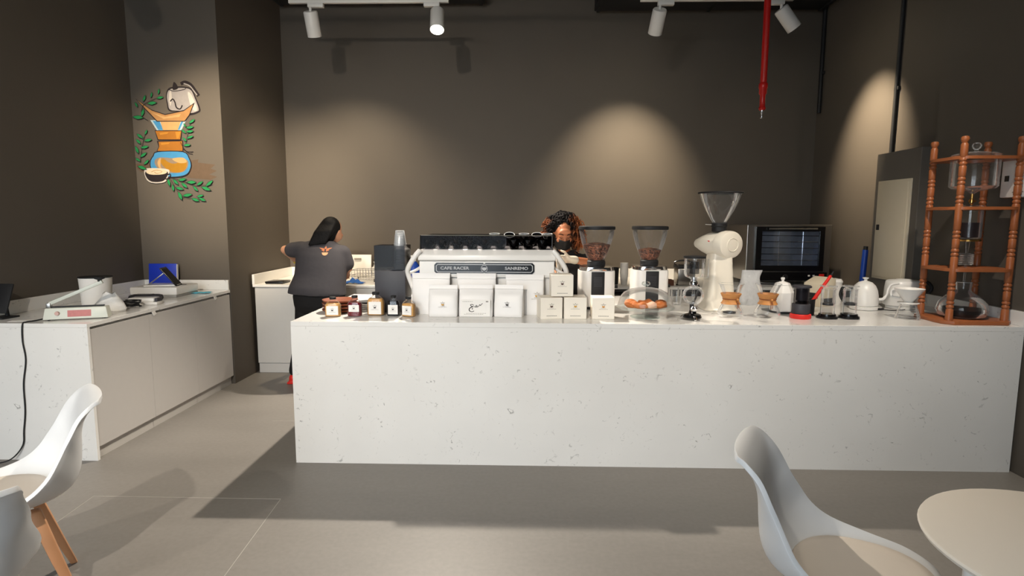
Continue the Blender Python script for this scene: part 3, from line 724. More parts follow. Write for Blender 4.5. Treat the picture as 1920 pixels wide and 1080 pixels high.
# ------------------------------------------------------------------ pouches of coffee
def pouch(label, x, y, w, h, d, kind, rz=0):
    t = thing('coffee_bag', label, 'bag', (x, y, TZ), rz, group='white coffee bags in front of the machine'); n = 32; rings = []
    for f, dd, ww in [(0, .92, .97), (.015, 1, 1), (.12, 1.04, 1.0), (.4, 1.0, 1.0), (.62, .86, .995), (.76, .5, 1.0), (.86, .16, 1.0), (.90, .05, 1.0), (1, .04, 1.0)]:
        D = d / 2 * dd; W = w / 2 * ww; e = .30 + .25 * f; back = d * .18 * f
        rings.append([Vector((W * math.copysign(abs(math.cos(a)) ** e, math.cos(a)) + .0016 * math.sin(9 * a + 13 * f), D * math.copysign(abs(math.sin(a)) ** e, math.sin(a)) + back, h * f)) for a in [2 * PI * (k + .5) / n for k in range(n)]])
    MB().loft(rings).build('pouch', POUCH, t, angle=60)
    sy = d * .18 * .88
    MB().box(-w * .485, w * .485, sy - .012 * d / .09 - .002, sy + .004, h * .865, h * .875).build('seal_line', POUCH, t)
    yf = -d / 2 * 1.045
    if kind == 'word':
        lb = MB().box(-w * .43, w * .43, yf - .0012, yf - .0002, h * .04, h * .55).build('label', PAPER, t, smooth=False)
        y1 = yf - .0014; k = w / .22; wd = MB()
        ribbon(wd, smoothline([(-.012 * k, .077 * k), (-.022 * k, .083 * k), (-.033 * k, .080 * k), (-.026 * k, .071 * k), (-.016 * k, .069 * k), (-.030 * k, .064 * k), (-.041 * k, .053 * k), (-.038 * k, .040 * k), (-.022 * k, .036 * k), (-.010 * k, .041 * k)], 5), [.004 * k] * 20 + [.006 * k] * 16 + [.004 * k] * 10, y1 - .0006, y1)
        ribbon(wd, smoothline([(-.012 * k, .070 * k), (.002 * k, .066 * k), (.010 * k, .073 * k), (.004 * k, .078 * k), (.001 * k, .070 * k), (.012 * k, .067 * k), (.022 * k, .074 * k), (.026 * k, .082 * k), (.032 * k, .076 * k), (.037 * k, .084 * k), (.046 * k, .090 * k)], 5), .0036 * k, y1 - .0006, y1)
        wd.prism([(-.026 * k, .055 * k), (-.021 * k, .060 * k), (-.016 * k, .055 * k), (-.021 * k, .050 * k)], y1 - .0006, y1)
        wd.build('lettering', INK, t, smooth=False)
        pl = MB()
        for zz, a, b in ((.100, -.085, -.02), (.024, -.06, .06), (.018, -.075, .05)):
            xx = a * k
            while xx < b * k:
                l = random.uniform(.004, .012) * k; pl.prism([(xx, zz * k), (xx + l, zz * k), (xx + l, (zz + .0022) * k), (xx, (zz + .0022) * k)], y1 - .0005, y1); xx += l + .003
        pl.prism([(.066 * k, .098 * k), (.082 * k, .098 * k), (.082 * k, .106 * k), (.066 * k, .106 * k)], y1 - .0005, y1)
        pl.build('print_lines', INKL, t, smooth=False)
    elif kind: emblem(t, kind[0] * w, yf - .0004, h * kind[1], w * .145, GOLD if kind[2] else INK, INKL if kind[2] else INK, 2)
pouch('large white coffee bag behind, next to the syrup bottles', -.640, 3.855, .255, .275, .055, None)
pouch('large white coffee bag standing behind the bag with black lettering', -.335, 3.855, .262, .275, .055, None)
pouch('large white coffee bag with a gold emblem near its edge', -.012, 3.862, .255, .268, .055, (.32, .50, True))
pouch('small white coffee bag with a faint gold emblem', -.545, 3.765, .190, .205, .075, (0, .42, True))
pouch('small white coffee bag with black Arabic-script lettering', -.330, 3.770, .222, .208, .075, 'word')
pouch('small white coffee bag with a dark cup emblem, beside the boxes', -.115, 3.768, .190, .208, .075, (-.03, .42, False), rz=-.14)

# white boxes
def cbox(label, x, y, z, s, cup, rz=0):
    t = thing('coffee_box', label, 'box', (x, y, z), rz, group='white boxes on the bar'); h = s / 2
    MB().box(-h, h, -h, h, 0, s * .97).build('carton', BOXW, t, bevel=.002, segs=1)
    MB().box(-h - .0006, h + .0006, -h - .0006, h + .0006, s * .80, s * .972).build('lid', BOXW, t, bevel=.002, segs=1) if False else None
    MB().box(-h + .004, h - .004, -.0015, .0015, s * .9702, s * .9735).build('lid_flap', BOXW, t, smooth=False)
    emblem(t, 0, -h - .0003, s * .60, s * .20, cup, INK, 2)
    pl = MB(); xx = -s * .22
    while xx < s * .22:
        pl.prism([(xx, s * .13), (xx + .005, s * .13), (xx + .005, s * .155), (xx, s * .155)], -h - .0010, -h - .0003); xx += .0085
    pl.build('print_line', INK, t, smooth=False)
DC = mat('brown_print', (70, 36, 22), .6); OR = mat('orange_print', (214, 146, 62), .6)
cbox('white coffee box with a dark cup mark, lower one beside the bags', .150, 3.752, TZ, .142, DC, rz=.16)
cbox('white coffee box with a gold cup mark in the middle of the lower row', .312, 3.757, TZ, .144, GOLD, rz=.02)
cbox('white coffee box with an orange cup mark standing apart by the cake dome', .493, 3.755, TZ, .142, OR, rz=-.02)
cbox('white coffee box stacked on top of two other boxes', .225, 3.765, TZ + .1445, .142, DC, rz=.05)

# ------------------------------------------------------------------ twin grinders
def sq(W, D, z, e=.45, n=36, oy=0):
    return [Vector((W * math.copysign(abs(math.cos(a)) ** e, math.cos(a)), D * math.copysign(abs(math.sin(a)) ** e, math.sin(a)) + oy, z)) for a in [2 * PI * (k + .5) / n for k in range(n)]]
def grinder(label, x, y, fill):
    t = thing('coffee_grinder', label, 'grinder', (x, y, TZ), group='twin white grinders')
    MB().loft([sq(.125, .125, 0), sq(.128, .128, .004), sq(.128, .128, .018)]).build('base', BLACKM, t, angle=50)
    MB().loft([sq(.126, .126, .0185), sq(.128, .128, .03), sq(.128, .128, .26), sq(.126, .126, .272)]).build('body', WHITE, t, angle=50)
    fp = MB().box(-.046, .046, -.1335, -.118, .03, .268).build('front_panel', BLACKM, t, bevel=.003)
    for k in range(7): MB().box(-.028, .028, -.1355, -.1337, .165 + k * .010, .169 + k * .010).build('vent_rib', CHAR, fp, smooth=False)
    MB().loft([sq(.122, .122, .2725, .6), sq(.124, .124, .275, .6), sq(.122, .122, .298, .7), sq(.10, .10, .304, .8)]).build('chrome_collar', CHROME, t, angle=50)
    MB().lathe([(0, .3045), (.062, .3045), (.066, .31), (.066, .335), (.060, .342), (0, .342)], 30).build('neck', BLACKM, t)
    prof = [(.058, .3425), (.066, .36), (.090, .42), (.108, .47), (.122, .53), (.126, .562)]
    MB().lathe(prof, 36).build('hopper', GLASSP, t)
    def rr(z):
        for (a, za), (b, zb) in zip(prof[:-1], prof[1:]):
            if z <= zb: return a + (b - a) * (z - za) / (zb - za)
        return prof[-1][0]
    p = [(0, .345), (.055, .345)] + [(rr(z) - .004, z) for z in [.36 + k * .02 for k in range(20)] if z < fill] + [(rr(fill) - .004, fill), (rr(fill) * .5, fill + .012), (0, fill + .018)]
    MB().lathe(p, 36).build('coffee_beans', BEANS, t)
    MB().lathe([(.124, .5622), (.131, .563), (.132, .57), (.131, .584), (.12, .588), (0, .588)], 36).build('lid', BLACKM, t)
    MB().tube([(-.05, -.13, .56), (-.05, -.05, .56)], .001, 4) 
    MB().lathe([(0, 0), (.012, 0), (.012, .03), (0, .03)], 12, c=(.128, 0, .15), M=Matrix.Rotation(PI / 2, 3, 'Y')).build('dose_knob', BLACKM, t)
grinder('white coffee grinder with fuller bean hopper, beside the curly-haired person', .503, 4.215, .455)
grinder('white coffee grinder with less beans, behind the cake dome', .902, 4.30, .415)

# cake stand
ck = thing('cake_stand', 'glass cake stand with domed cover holding pastries', 'cake stand', (.779, 3.79, TZ))
GREENG = thin_glass('bottle_glass', (.92, .96, .95), base=.02, gain=.6, milky_glint=.3)
MB().lathe([(0, .004), (.07, .002), (.095, .0), (.097, .004), (.06, .010), (.02, .018), (.014, .035), (.02, .05), (.05, .056), (.05, .057), (0, .057)], 40).build('pedestal', GREENG, ck)
MB().lathe([(0, .0575), (.18, .0585), (.188, .064), (.188, .068), (.18, .064), (0, .063)], 48).build('plate', GREENG, ck)
MB().lathe([(.176, .0650), (.178, .09), (.168, .125), (.142, .160), (.10, .183), (.05, .194), (.012, .197)], 44).build('dome', GLASS, ck)
MB().lathe([(.010, .2002), (.012, .205), (.026, .212), (.028, .222), (.022, .232), (0, .234)], 20).build('dome_knob', GREENG, ck)
for k, (dx, dy, a, lab) in enumerate([(-.115, -.07, .3, 'baked pastry under the dome beside the white boxes'), (-.06, -.11, -.2, 'baked pastry under the dome, foremost'), (.02, -.10, .2, 'pale iced pastry under the dome at the centre'), (.095, -.08, .5, 'baked pastry under the dome, front row on the siphon side'), (.125, .01, 1.2, 'baked pastry at the rim of the dish, siphon side'), (-.115, .04, 1.4, 'baked pastry at the rear of the dish, grinder side'), (.02, .06, 0, 'baked pastry at the back of the dish')]):
    e = MB().ell((0, 0, .021), (.058, .040, .021), 16, 8)
    for v in e.v: v.z += .006 * math.sin(v.x * 90) * (v.z > .01)
    m_ = mat('iced_pastry', (226, 186, 160), .5, var=.2, scale=40) if k == 2 else PASTRY
    tag(e.build('pastry', m_, None, loc=(.779 + dx * .8, 3.79 + dy * .8, TZ + .0665)), lab, 'pastry', 'pastries under the dome').rotation_euler.z = a

# siphon brewer
sb = thing('siphon_brewer', 'glass siphon coffee brewer with globe on a black stand', 'coffee brewer', (1.062, 3.70, TZ))
MB().lathe([(0, .012), (.055, .012), (.058, .018), (.05, .034), (.025, .042), (.02, .06), (0, .06)], 28).build('base', BLACK, sb)
for k in range(3):
    a = -PI / 2 + k * 2 * PI / 3
    MB().tube([(.03 * math.cos(a), .03 * math.sin(a), .03), (.06 * math.cos(a), .06 * math.sin(a), .018), (.075 * math.cos(a), .075 * math.sin(a), .007)], [.012, .011, .007], 10).build('foot', CHROME, sb)
MB().tube([(0, .02, .06), (0, .025, .10)], .014, 12).build('column', BLACKM, sb)
MB().lathe([(0, .06), (.02, .06), (.024, .075), (.012, .09), (0, .092)], 16, c=(0, -.03, 0)).build('burner', CHROME, sb)
MB().lathe([(0, .098)] + [(.066 * math.sin(PI * k / 14), .158 - .062 * math.cos(PI * k / 14)) for k in range(1, 14)] + [(.02, .225)], 32).build('globe', GLASS, sb)
MB().tube(smoothline([(0, .025, .10), (.03, .055, .13), (.05, .06, .20), (.02, .03, .235)], 5), .007, 8).build('arm', BLACKM, sb)
MB().lathe([(.016, .22), (.026, .222), (.028, .235), (.022, .25), (.016, .255)], 20).build('clamp', CHROME, sb)
MB().tube([(0, 0, .12), (0, 0, .40)], .007, 10).build('siphon_tube', GLASS, sb)
MB().lathe([(.014, .252), (.03, .266), (.056, .278), (.062, .295), (.062, .392), (.065, .395)], 32).build('upper_chamber', GLASS, sb)
MB().lathe([(0, .296), (.03, .296), (.03, .37), (0, .37)], 24).build('filter', SMOKEL, sb)
MB().lathe([(.063, .393), (.069, .394), (.069, .405), (.03, .41), (0, .41)], 32).build('lid', BLACKM, sb)
MB().box(.055, .09, -.006, .006, .27, .39).build('handle', GLASSP, sb, bevel=.003)

# large shop grinder
eg = thing('shop_grinder', 'tall cream shop grinder with wide clear hopper', 'grinder', (1.366, 4.16, TZ))
MB().loft([sq(.112, .12, 0, .35), sq(.116, .124, .006, .35), sq(.114, .12, .014, .35), sq(.104, .108, .03, .4), sq(.088, .095, .20, .45), sq(.078, .085, .37, .5), sq(.075, .08, .40, .6)]).build('pedestal', CREAM, eg, angle=50)
M = Matrix.Rotation(PI / 2, 3, 'X') 
Mh = Matrix.Rotation(math.radians(32), 3, 'Z')
hd = MB().lathe([(0, -.235), (.022, -.232), (.04, -.215), (.075, -.15), (.1, -.09), (.108, -.02), (.108, .02), (.12, .022), (.122, .03), (.122, .07), (.116, .086), (.095, .094), (0, .098)], 40, M=M)
for v in hd.v:
    v.z *= .80 if v.y < -.021 else .82
hd.xf(Mh.to_4x4()); hd.xf(Matrix.Translation((.012, 0, .462))); hd.build('grinding_head', CREAM, eg, angle=45)
rg = MB().ring((0, 0, 0), .055, .003, 30, 6, M)
for v in rg.v: v.z *= .82
rg.xf(Mh.to_4x4()); rg.xf(Matrix.Translation(Vector((.012, 0, .462)) + Mh @ Vector((0, -.097, 0)))); rg.build('head_ring', CREAM, eg)
MB().cbox((-.088, -.030, .475), (.006, .020, .028), Matrix.Rotation(.35, 3, 'Z')).build('red_mark', REDP, eg)
MB().lathe([(0, .548), (.042, .548), (.05, .556), (.05, .585), (.055, .59), (.055, .612), (0, .612)], 28, c=(-.01, 0, 0)).build('hopper_neck', BLACKM, eg)
MB().tube([(-.06, -.01, .60), (-.115, -.02, .604)], .004, 8).build('slide_gate', CHROME, eg)
MB().lathe([(.044, .6125), (.062, .64), (.095, .70), (.122, .76), (.140, .815), (.147, .822)], 44, c=(-.01, 0, 0)).build('hopper', GLASSP, eg)
MB().ring((-.01, 0, .822), .147, .006, 44, 8).build('hopper_rim', BLACKM, eg)
MB().box(-.05, .05, -.15, -.10, .40, .415).build('spout_plate', CREAM, eg, bevel=.003) if False else None
MB().lathe([(0, 0), (.04, 0), (.045, .006), (.02, .012), (0, .012)], 20, c=(.03, -.17, 0)).build('drip_dish', BLACKM, eg)

# pour-over carafes with wooden collars
def chemex(label, x, y, rz):
    t = thing('pour_over_carafe', label, 'carafe', (x, y, TZ), rz, group='glass pour-over carafes')
    prof = [(0, .002), (.06, .001), (.074, .008), (.081, .025), (.076, .05), (.058, .085), (.040, .110), (.036, .125), (.042, .145), (.062, .185), (.078, .222)]
    MB().lathe(prof, 40).build('glass_body', GLASS, t)
    MB().ring((0, 0, .222), .078, .0016, 40, 5).build('glass_rim', GLASS, t)
    MB().lathe([(.058, .090), (.062, .092), (.053, .105), (.048, .121), (.050, .126), (.059, .143), (.066, .158), (.062, .160), (.047, .132), (.041, .121), (.044, .110), (.058, .090)], 30).build('wooden_collar', CORK, t)
    MB().ring((0, 0, .124), .0505, .003, 30, 6).build('leather_tie', LEATHER, t)
    MB().ell((0.01, -.056, .122), .009, 12, 8).build('bead', CORK, t)
    MB().tube(smoothline([(.01, -.055, .118), (.014, -.064, .095), (.010, -.069, .07)], 4), .0022, 6).tube(smoothline([(.01, -.055, .118), (.002, -.066, .092), (.0, -.071, .064)], 4), .0022, 6).build('tie_ends', LEATHER, t)
    return t
chemex('glass pour-over carafe with wooden collar beside the cream shop grinder', 1.335, 3.80, .3)
chemex('glass pour-over carafe with wooden collar next to the red-based coffee press', 1.570, 3.79, -.1)

# crumpled clear bag behind the carafes
bg_ = MB(); rings = []
for f, W, D in [(0, .10, .06), (.2, .105, .065), (.45, .095, .05), (.65, .072, .038), (.82, .068, .02), (1, .075, .008)]:
    rings.append([Vector((W * math.cos(a) * (1 + .08 * math.sin(5 * a + 7 * f)) + .03 * f, D * math.sin(a) * (1 + .15 * math.sin(7 * a + 11 * f)), .26 * f)) for a in [2 * PI * k / 28 for k in range(28)]])
tag(bg_.loft(rings).build('plastic_bag', mat('frosted_bag', (190, 190, 190), .3, var=.15, scale=30, bump=.6), None, loc=(1.665, 4.40, TZ), angle=25), 'crumpled pale grey plastic bag behind the carafes', 'bag')

# white stovetop pot behind
wp = thing('white_jug', 'white faceted jug with knob lid behind the second carafe', 'jug', (1.765, 4.03, TZ))
n = 8
def oct_(r, z): return [Vector((r * math.cos(2 * PI * (k + .5) / n), r * math.sin(2 * PI * (k + .5) / n), z)) for k in range(n)]
MB().loft([oct_(.078, .012), oct_(.078, .14), oct_(.052, .19)]).build('jug_body', WHITE, wp, bevel=.003, angle=20)
MB().loft([oct_(.053, .1905), oct_(.045, .205), oct_(.016, .215)]).build('lid', WHITE, wp, bevel=.002, angle=20)
MB().lathe([(0, .2152), (.009, .2155), (.008, .222), (.014, .232), (.012, .242), (0, .244)], 16).build('lid_knob', WHITE, wp)
MB().lathe([(0, 0), (.075, 0), (.075, .012), (0, .012)], 24).build('base', BLACKM, wp)
MB().tube(smoothline([(.07, -.02, .13), (.10, -.03, .135), (.10, -.03, .05), (.072, -.02, .04)], 4), .006, 8).build('handle', WHITE, wp)

# coffee press with red base, and the paddle
ap = thing('coffee_press', 'dark grey plunger coffee press standing on a red base', 'coffee press', (1.786, 3.79, TZ))
MB().lathe([(0, 0), (.062, 0), (.064, .004), (.064, .026), (.06, .03), (0, .03)], 32).build('filter_cap', REDP, ap)
MB().lathe([(0, .0305), (.053, .0305), (.055, .034), (.055, .092), (.052, .096), (0, .096)], 32).build('chamber_base', CHAR, ap)
MB().lathe([(.046, .0965), (.046, .196), (.049, .199)], 32).build('chamber', SMOKE, ap)
MB().lathe([(0, .12), (.042, .12), (.042, .20), (0, .20)], 28).build('plunger', mat('grey_smoke', (70, 68, 72), .3), ap)
MB().lathe([(.03, .2005), (.057, .2015), (.058, .21), (.052, .215), (0, .215)], 32).build('plunger_flange', CHAR, ap)
pd = thing('stirring_paddle', 'red stirring paddle with dark tip leaning beside the coffee press', 'paddle', (1.878, 3.925, TZ + .02))
MB().tube([(0, 0, 0), (.095, .01, .14), (.165, .016, .245)], [.013, .012, .010], 10).build('paddle_body', REDP, pd)
MB().tube([(.1655, .016, .246), (.182, .018, .272)], [.008, .005], 8).build('tip', BLACKM, pd)
sc_ = thing('paddle_stand', 'black cup holding the red stirring paddle', 'holder', (1.885, 3.93, TZ))
MB().lathe([(0, 0), (.05, 0), (.052, .004), (.055, .11), (.052, .11), (.048, .006), (0, .006)], 26).build('cup_body', BLACKM, sc_)

def clearpress(label, x, y):
    t = thing('clear_coffee_press', label, 'coffee press', (x, y, TZ), group='clear coffee presses')
    MB().lathe([(0, 0), (.05, 0), (.062, .006), (.062, .012), (.052, .018), (.050, .03), (0, .03)], 30).build('filter_cap', BLACK, t)
    MB().prism([(.062 * math.cos(a) * k, .062 * math.sin(a) * k) for a, k in [(PI * 2 * i / 6 + d, kk) for i in range(6) for d, kk in ((-.25, .9), (0, 1.18), (.25, .9))]], .004, .010, 'xy').build('flange', BLACK, t)
    MB().lathe([(.043, .0305), (.043, .19), (.05, .193)], 30).build('chamber', GLASSP, t)
    MB().lathe([(0, .088), (.040, .088), (.041, .092), (.041, .098), (.038, .102), (0, .102)], 30).build('seal', BLACKM, t)
    MB().lathe([(.034, .1022), (.034, .206), (.05, .2065)], 30).build('plunger', GLASSP, t)
    MB().lathe([(0, .2068), (.052, .2068), (.053, .2095), (.052, .212), (0, .212)], 30).build('plunger_top', GLASSP, t)
clearpress('clear plastic coffee press next to the red-based one', 1.960, 3.795)
clearpress('clear plastic coffee press in front of the domed kettle', 2.103, 3.80)

# card terminal and small box behind
ct = thing('card_printer', 'cream counter-top printer box behind the clear presses', 'printer', (2.19, 4.38, TZ), rz=.5)
MB().prism([(-.08, 0), (.09, 0), (.09, .20), (.04, .215), (-.08, .17)], -.07, .07, 'xz').build('body', BEIGEM, ct, bevel=.004)
MB().box(-.081, -.0805, -.05, .05, .06, .10).build('paper_slot', BLACKM, ct, smooth=False)
MB().box(-.06, .06, -.0715, -.0702, .02, .06).build('front_recess', BLACKM, ct, smooth=False)
sl = MB().lathe([(0, .0), (.03, 0), (.055, .014), (.058, .018), (.05, .018), (.028, .006), (0, .006)], 30)
bt = thing('round_lid_canister', 'white canister with round lid just behind the domed kettle', 'canister', (2.36, 4.49, TZ))
MB().lathe([(0, 0), (.05, 0), (.052, .004), (.052, .16), (0, .16)], 28).build('body', WHITE, bt)
MB().lathe([(.0, .1602), (.056, .1602), (.057, .17), (.045, .188), (0, .195)], 28).build('lid', WHITE, bt)

# domed kettle
k1 = thing('domed_kettle', 'white domed gooseneck kettle on its heating base', 'kettle', (2.425, 4.20, TZ))
MB().lathe([(0, 0), (.085, 0), (.092, .004), (.092, .022), (.085, .026), (0, .026)], 36).build('heating_base', WHITE, k1)
MB().lathe([(0, .0265), (.082, .0265), (.088, .032), (.09, .06), (.088, .10), (.080, .14), (.066, .172), (.044, .194), (.02, .203), (0, .205)], 40).build('kettle_body', WHITE, k1)
MB().lathe([(0, .2052), (.012, .2052), (.009, .213), (.019, .222), (.02, .228), (0, .231)], 20).build('lid_knob', WHITE, k1)
MB().tube(smoothline([(.082, -.02, .07), (.115, -.03, .078), (.135, -.035, .11), (.142, -.036, .15), (.160, -.04, .182), (.205, -.05, .192)], 6), [.010] * 10 + [.008] * 21, 10).build('spout', WHITE, k1)
MB().tube(smoothline([(-.07, .03, .15), (-.12, .05, .16), (-.14, .06, .10), (-.12, .05, .05)], 5), .010, 10).build('handle', BLACKM, k1)
MB().box(.06, .10, -.075, -.06, .004, .016).build('plug_end', BLACKM, k1, bevel=.002)
MB().tube(smoothline([(.09, -.07, .009), (.14, -.09, .006), (.20, -.08, .006), (.26, -.05, .005)], 5), .004, 6).build('power_cord', BLACKM, k1)
k2 = thing('electric_kettle', 'larger white electric kettle behind the white dripper', 'kettle', (2.735, 4.26, TZ))
MB().lathe([(0, 0), (.10, 0), (.106, .004), (.106, .02), (.10, .024), (0, .024)], 36).build('heating_base', WHITE, k2)
MB().loft([sq(.118, .10, .0245, .8), sq(.122, .104, .03, .8), sq(.118, .10, .15, .8), sq(.112, .096, .195, .8), sq(.10, .085, .205, .85)]).build('kettle_body', WHITE, k2, angle=50)
MB().lathe([(0, .2052), (.06, .2052), (.05, .212), (0, .216)], 24).build('lid', WHITE, k2)
MB().tube(smoothline([(.10, -.02, .195), (.15, -.03, .19), (.175, -.035, .15), (.16, -.03, .115)], 5), .013, 10).build('handle', BLACKM, k2)

# dripper over glass server
vd = thing('pour_over_dripper', 'white cone dripper resting on a small glass server', 'dripper', (2.462, 3.775, TZ), rz=2.0)
MB().lathe([(0, .002), (.07, .001), (.074, .006), (.066, .03), (.05, .085), (.046, .098), (.050, .102)], 36).build('glass_server', GLASS, vd)
for z, r in ((.02, .0705), (.035, .0655), (.05, .061), (.065, .057)): MB().ring((0, 0, z), r, .0012, 30, 4).build('glass_ridge', GLASS, vd)
MB().lathe([(.0, .1045), (.05, .1045), (.062, .105), (.062, .110), (.026, .112), (.03, .12), (.084, .196), (.086, .20), (.082, .20), (.026, .124), (0, .123)], 36).build('dripper_cone', WHITE, vd)
MB().tube(smoothline([(.07, .01, .185), (.10, .02, .18), (.098, .02, .14), (.05, .008, .135)], 5), .006, 8).build('handle', WHITE, vd)

# ------------------------------------------------------------------ wooden cold drip tower
tw = thing('cold_drip_tower', 'tall wooden cold drip coffee tower with glass vessels', 'coffee tower', (2.775, 3.74, TZ))
X, Y, HT = .168, .130, 1.135
def post(x, y):
    pr = [(0, .022), (.022, .022)]
    def turn(z, top=False):
        return [(.020, z - .03), (.016, z - .024), (.021, z - .016), (.021, z - .008), (.015, z), (.021, z + .008), (.021, z + .016), (.016, z + .024), (.020, z + .03)]
    for z in (.12, .23, .44, .55, .76, .87, .985): pr += turn(z)
    pr += [(.020, HT - .05), (.014, HT - .04), (.02, HT - .028), (.023, HT - .015), (.019, HT - .003), (.008, HT), (0, HT)]
    MB().lathe(pr, 16, c=(x, y, 0)).build('post', WOODR, tw)
for x in (-X, X):
    for y in (-Y, Y): post(x, y)
def shelf(z, th, hole, e=.035):
    n = 40; mb = MB(); ex, ey = X + e, Y + e
    c = .05; poly = [(-ex + c, -ey), (ex - c, -ey), (ex, -ey + c), (ex, ey - c), (ex - c, ey), (-ex + c, ey), (-ex, ey - c), (-ex, -ey + c)]
    if not hole: mb.prism(poly, z, z + th, 'xy')
    else:
        def outer(a):
            d = Vector((math.cos(a), math.sin(a))); best = 9
            for (p, q) in zip(poly, poly[1:] + poly[:1]):
                ed = Vector((q[0] - p[0], q[1] - p[1])); den = d.x * ed.y - d.y * ed.x
                if abs(den) < 1e-9: continue
                t = (p[0] * ed.y - p[1] * ed.x) / den; u = (p[0] * d.y - p[1] * d.x) / den
                if t > 0 and -1e-6 <= u <= 1 + 1e-6: best = min(best, t)
            return d * best
        o_ = [outer(2 * PI * k / n) for k in range(n)]; i_ = [Vector((hole * math.cos(2 * PI * k / n), hole * math.sin(2 * PI * k / n))) for k in range(n)]
        mb.loft([[Vector((*p, z)) for p in i_], [Vector((*p, z)) for p in o_], [Vector((*p, z + th)) for p in o_], [Vector((*p, z + th)) for p in i_], [Vector((*p, z)) for p in i_]], cap=False)
    mb.build('shelf', WOODR, tw, bevel=.003 if not hole else 0)
shelf(.0, .022, 0, .045); shelf(.325, .018, .055); shelf(.70, .018, .07); shelf(1.00, .018, .13)
for x in (-X, X): MB().lathe([(0, 0), (.012, 0), (.012, .0), (0, .0)], 8)
# vessels
MB().lathe([(0, .02)] + [(r, z) for r, z in [(.09, .0225), (.125, .035), (.140, .07), (.130, .115), (.095, .155), (.05, .185), (.04, .20), (.045, .245), (.05, .25)]], 40).build('lower_flask', GLASS, tw)
MB().lathe([(0, .0245), (.088, .0265), (.121, .038), (.136, .07), (.136, .078), (0, .078)], 40).build('brewed_coffee', COFFEE, tw)
MB().tube([(0, 0, .25), (0, 0, .36)], .006, 8).build('drip_tube', GLASS, tw)
sp_ = []
for k in range(90):
    a = k * .45; sp_.append((.036 * math.cos(a), .036 * math.sin(a), .355 + k * .0008))
MB().tube(sp_, .004, 6).build('glass_coil', GLASS, tw)
MB().tube([(0, 0, .43), (0, 0, .50)], [.006, .012], 8).build('drip_tube', GLASS, tw)
MB().lathe([(.012, .50), (.05, .512), (.066, .53), (.066, .725), (.069, .728)], 32).build('brew_chamber', GLASS, tw)
MB().lathe([(0, .516), (.05, .516), (.063, .531), (.063, .622), (0, .622)], 32).build('coffee_grounds', mat('coffee_grounds', (40, 16, 16), .5, var=.3, scale=80), tw)
MB().lathe([(.02, .503), (.067, .506), (.068, .516), (.06, .52)], 28).build('filter_ring', BRASS, tw)
MB().lathe([(0, .725), (.006, .725), (.008, .74), (.014, .745), (.014, .765), (.008, .77), (.008, .80), (0, .80)], 14).build('drip_valve', BRASS, tw)
MB().tube([(-.018, 0, .755), (.026, 0, .755)], .004, 8).build('valve_tap', BRASS, tw)
MB().lathe([(.010, .80), (.03, .815), (.11, .83), (.126, .845), (.126, 1.03), (.129, 1.035)], 40).build('water_vessel', GLASS, tw)
MB().lathe([(.129, 1.036), (.11, 1.045), (.05, 1.055), (.012, 1.06), (.01, 1.07), (.022, 1.08), (.026, 1.095), (.018, 1.11), (0, 1.114)], 32).build('vessel_lid', GLASS, tw)

# ------------------------------------------------------------------ things on the side worktop
LZ = .8922
hs = thing('impulse_sealer', 'pale green heat sealer with raised arm and red control panel', 'heat sealer', (-2.945, 3.70, LZ), rz=.36)
MB().loft([[Vector((x, y, z)) for x, y in ((-.18 + i, -.045 + i), (.18 - i, -.045 + i), (.18 - i, .045 - i * .5), (-.18 + i, .045 - i * .5))] for z, i in ((.006, 0), (.078, .012))]).build('body', mat('sealer_green', (206, 208, 196), .4, var=.03), hs, bevel=.004)
fp = MB().add([(-.045, -.0462 + .0025, .02), (.085, -.0462 + .0025, .02), (.085, -.0462 + .0095, .062), (-.045, -.0462 + .0095, .062)], [(0, 1, 2, 3)])
fp.add([(v.x, v.y + .004, v.z) for v in fp.v], [(3, 2, 1, 0)]); fp.build('control_panel', mat('panel_red', (186, 112, 108), .5, var=.15, scale=60), hs, smooth=False)
MB().lathe([(0, 0), (.014, 0), (.012, .012), (0, .012)], 16, c=(-.10, -.040, .045), M=Matrix.Rotation(PI / 2, 3, 'X')).build('timer_dial', mat('dial_pink', (196, 160, 150), .5), hs)
MB().box(-.15, .15, -.010, .012, .0785, .086).build('sealing_bar', BLACKM, hs, smooth=False)
MB().box(-.165, -.14, -.02, .02, .0785, .11).build('hinge', STEEL, hs, bevel=.003)
arm = MB().cbox((0, 0, 0), (.33, .024, .022)).xf(Matrix.Rotation(-.42, 4, 'Y')); arm.xf(Matrix.Translation((.0, 0, .172)))
arm.build('arm', mat('sealer_arm', (196, 200, 190), .35, var=.03), hs, bevel=.003)
MB().lathe([(0, 0), (.012, 0), (.012, .012), (.03, .02), (.032, .03), (.02, .036), (0, .037)], 18, c=(.135, 0, .240)).build('handle_knob', BLACKM, hs)
for x in (-.15, .15):
    for y in (-.03, .03): MB().lathe([(0, 0), (.008, 0), (.008, .006), (0, .006)], 10, c=(x, y, 0)).build('foot', BLACKM, hs)
cord = smoothline([(-3.105, 3.62, LZ + .012), (-3.13, 3.575, LZ + .006), (-3.148, 3.53, LZ + .006), (-3.15, 3.503, .885), (-3.158, 3.502, .78), (-3.150, 3.503, .66), (-3.178, 3.502, .505), (-3.185, 3.502, .33), (-3.205, 3.501, .20), (-3.22, 3.498, .10), (-3.28, 3.47, .02), (-3.36, 3.43, .006), (-3.5, 3.40, .006)], 6)
tag(MB().tube(cord, .0042, 8).build('power_cord', BLACKM), 'black power cord hanging down the quartz end panel to the floor', 'cord')
cn = thing('white_canister', 'white canister with black rim lid behind the heat sealer', 'canister', (-3.16, 4.16, LZ))
MB().lathe([(0, 0), (.088, 0), (.092, .004), (.104, .225), (0, .225)], 36).build('body', WHITEM, cn)
MB().lathe([(0, .2255), (.107, .2255), (.108, .228), (.107, .232), (0, .233)], 36).build('lid', BLACKM, cn)
rings = []
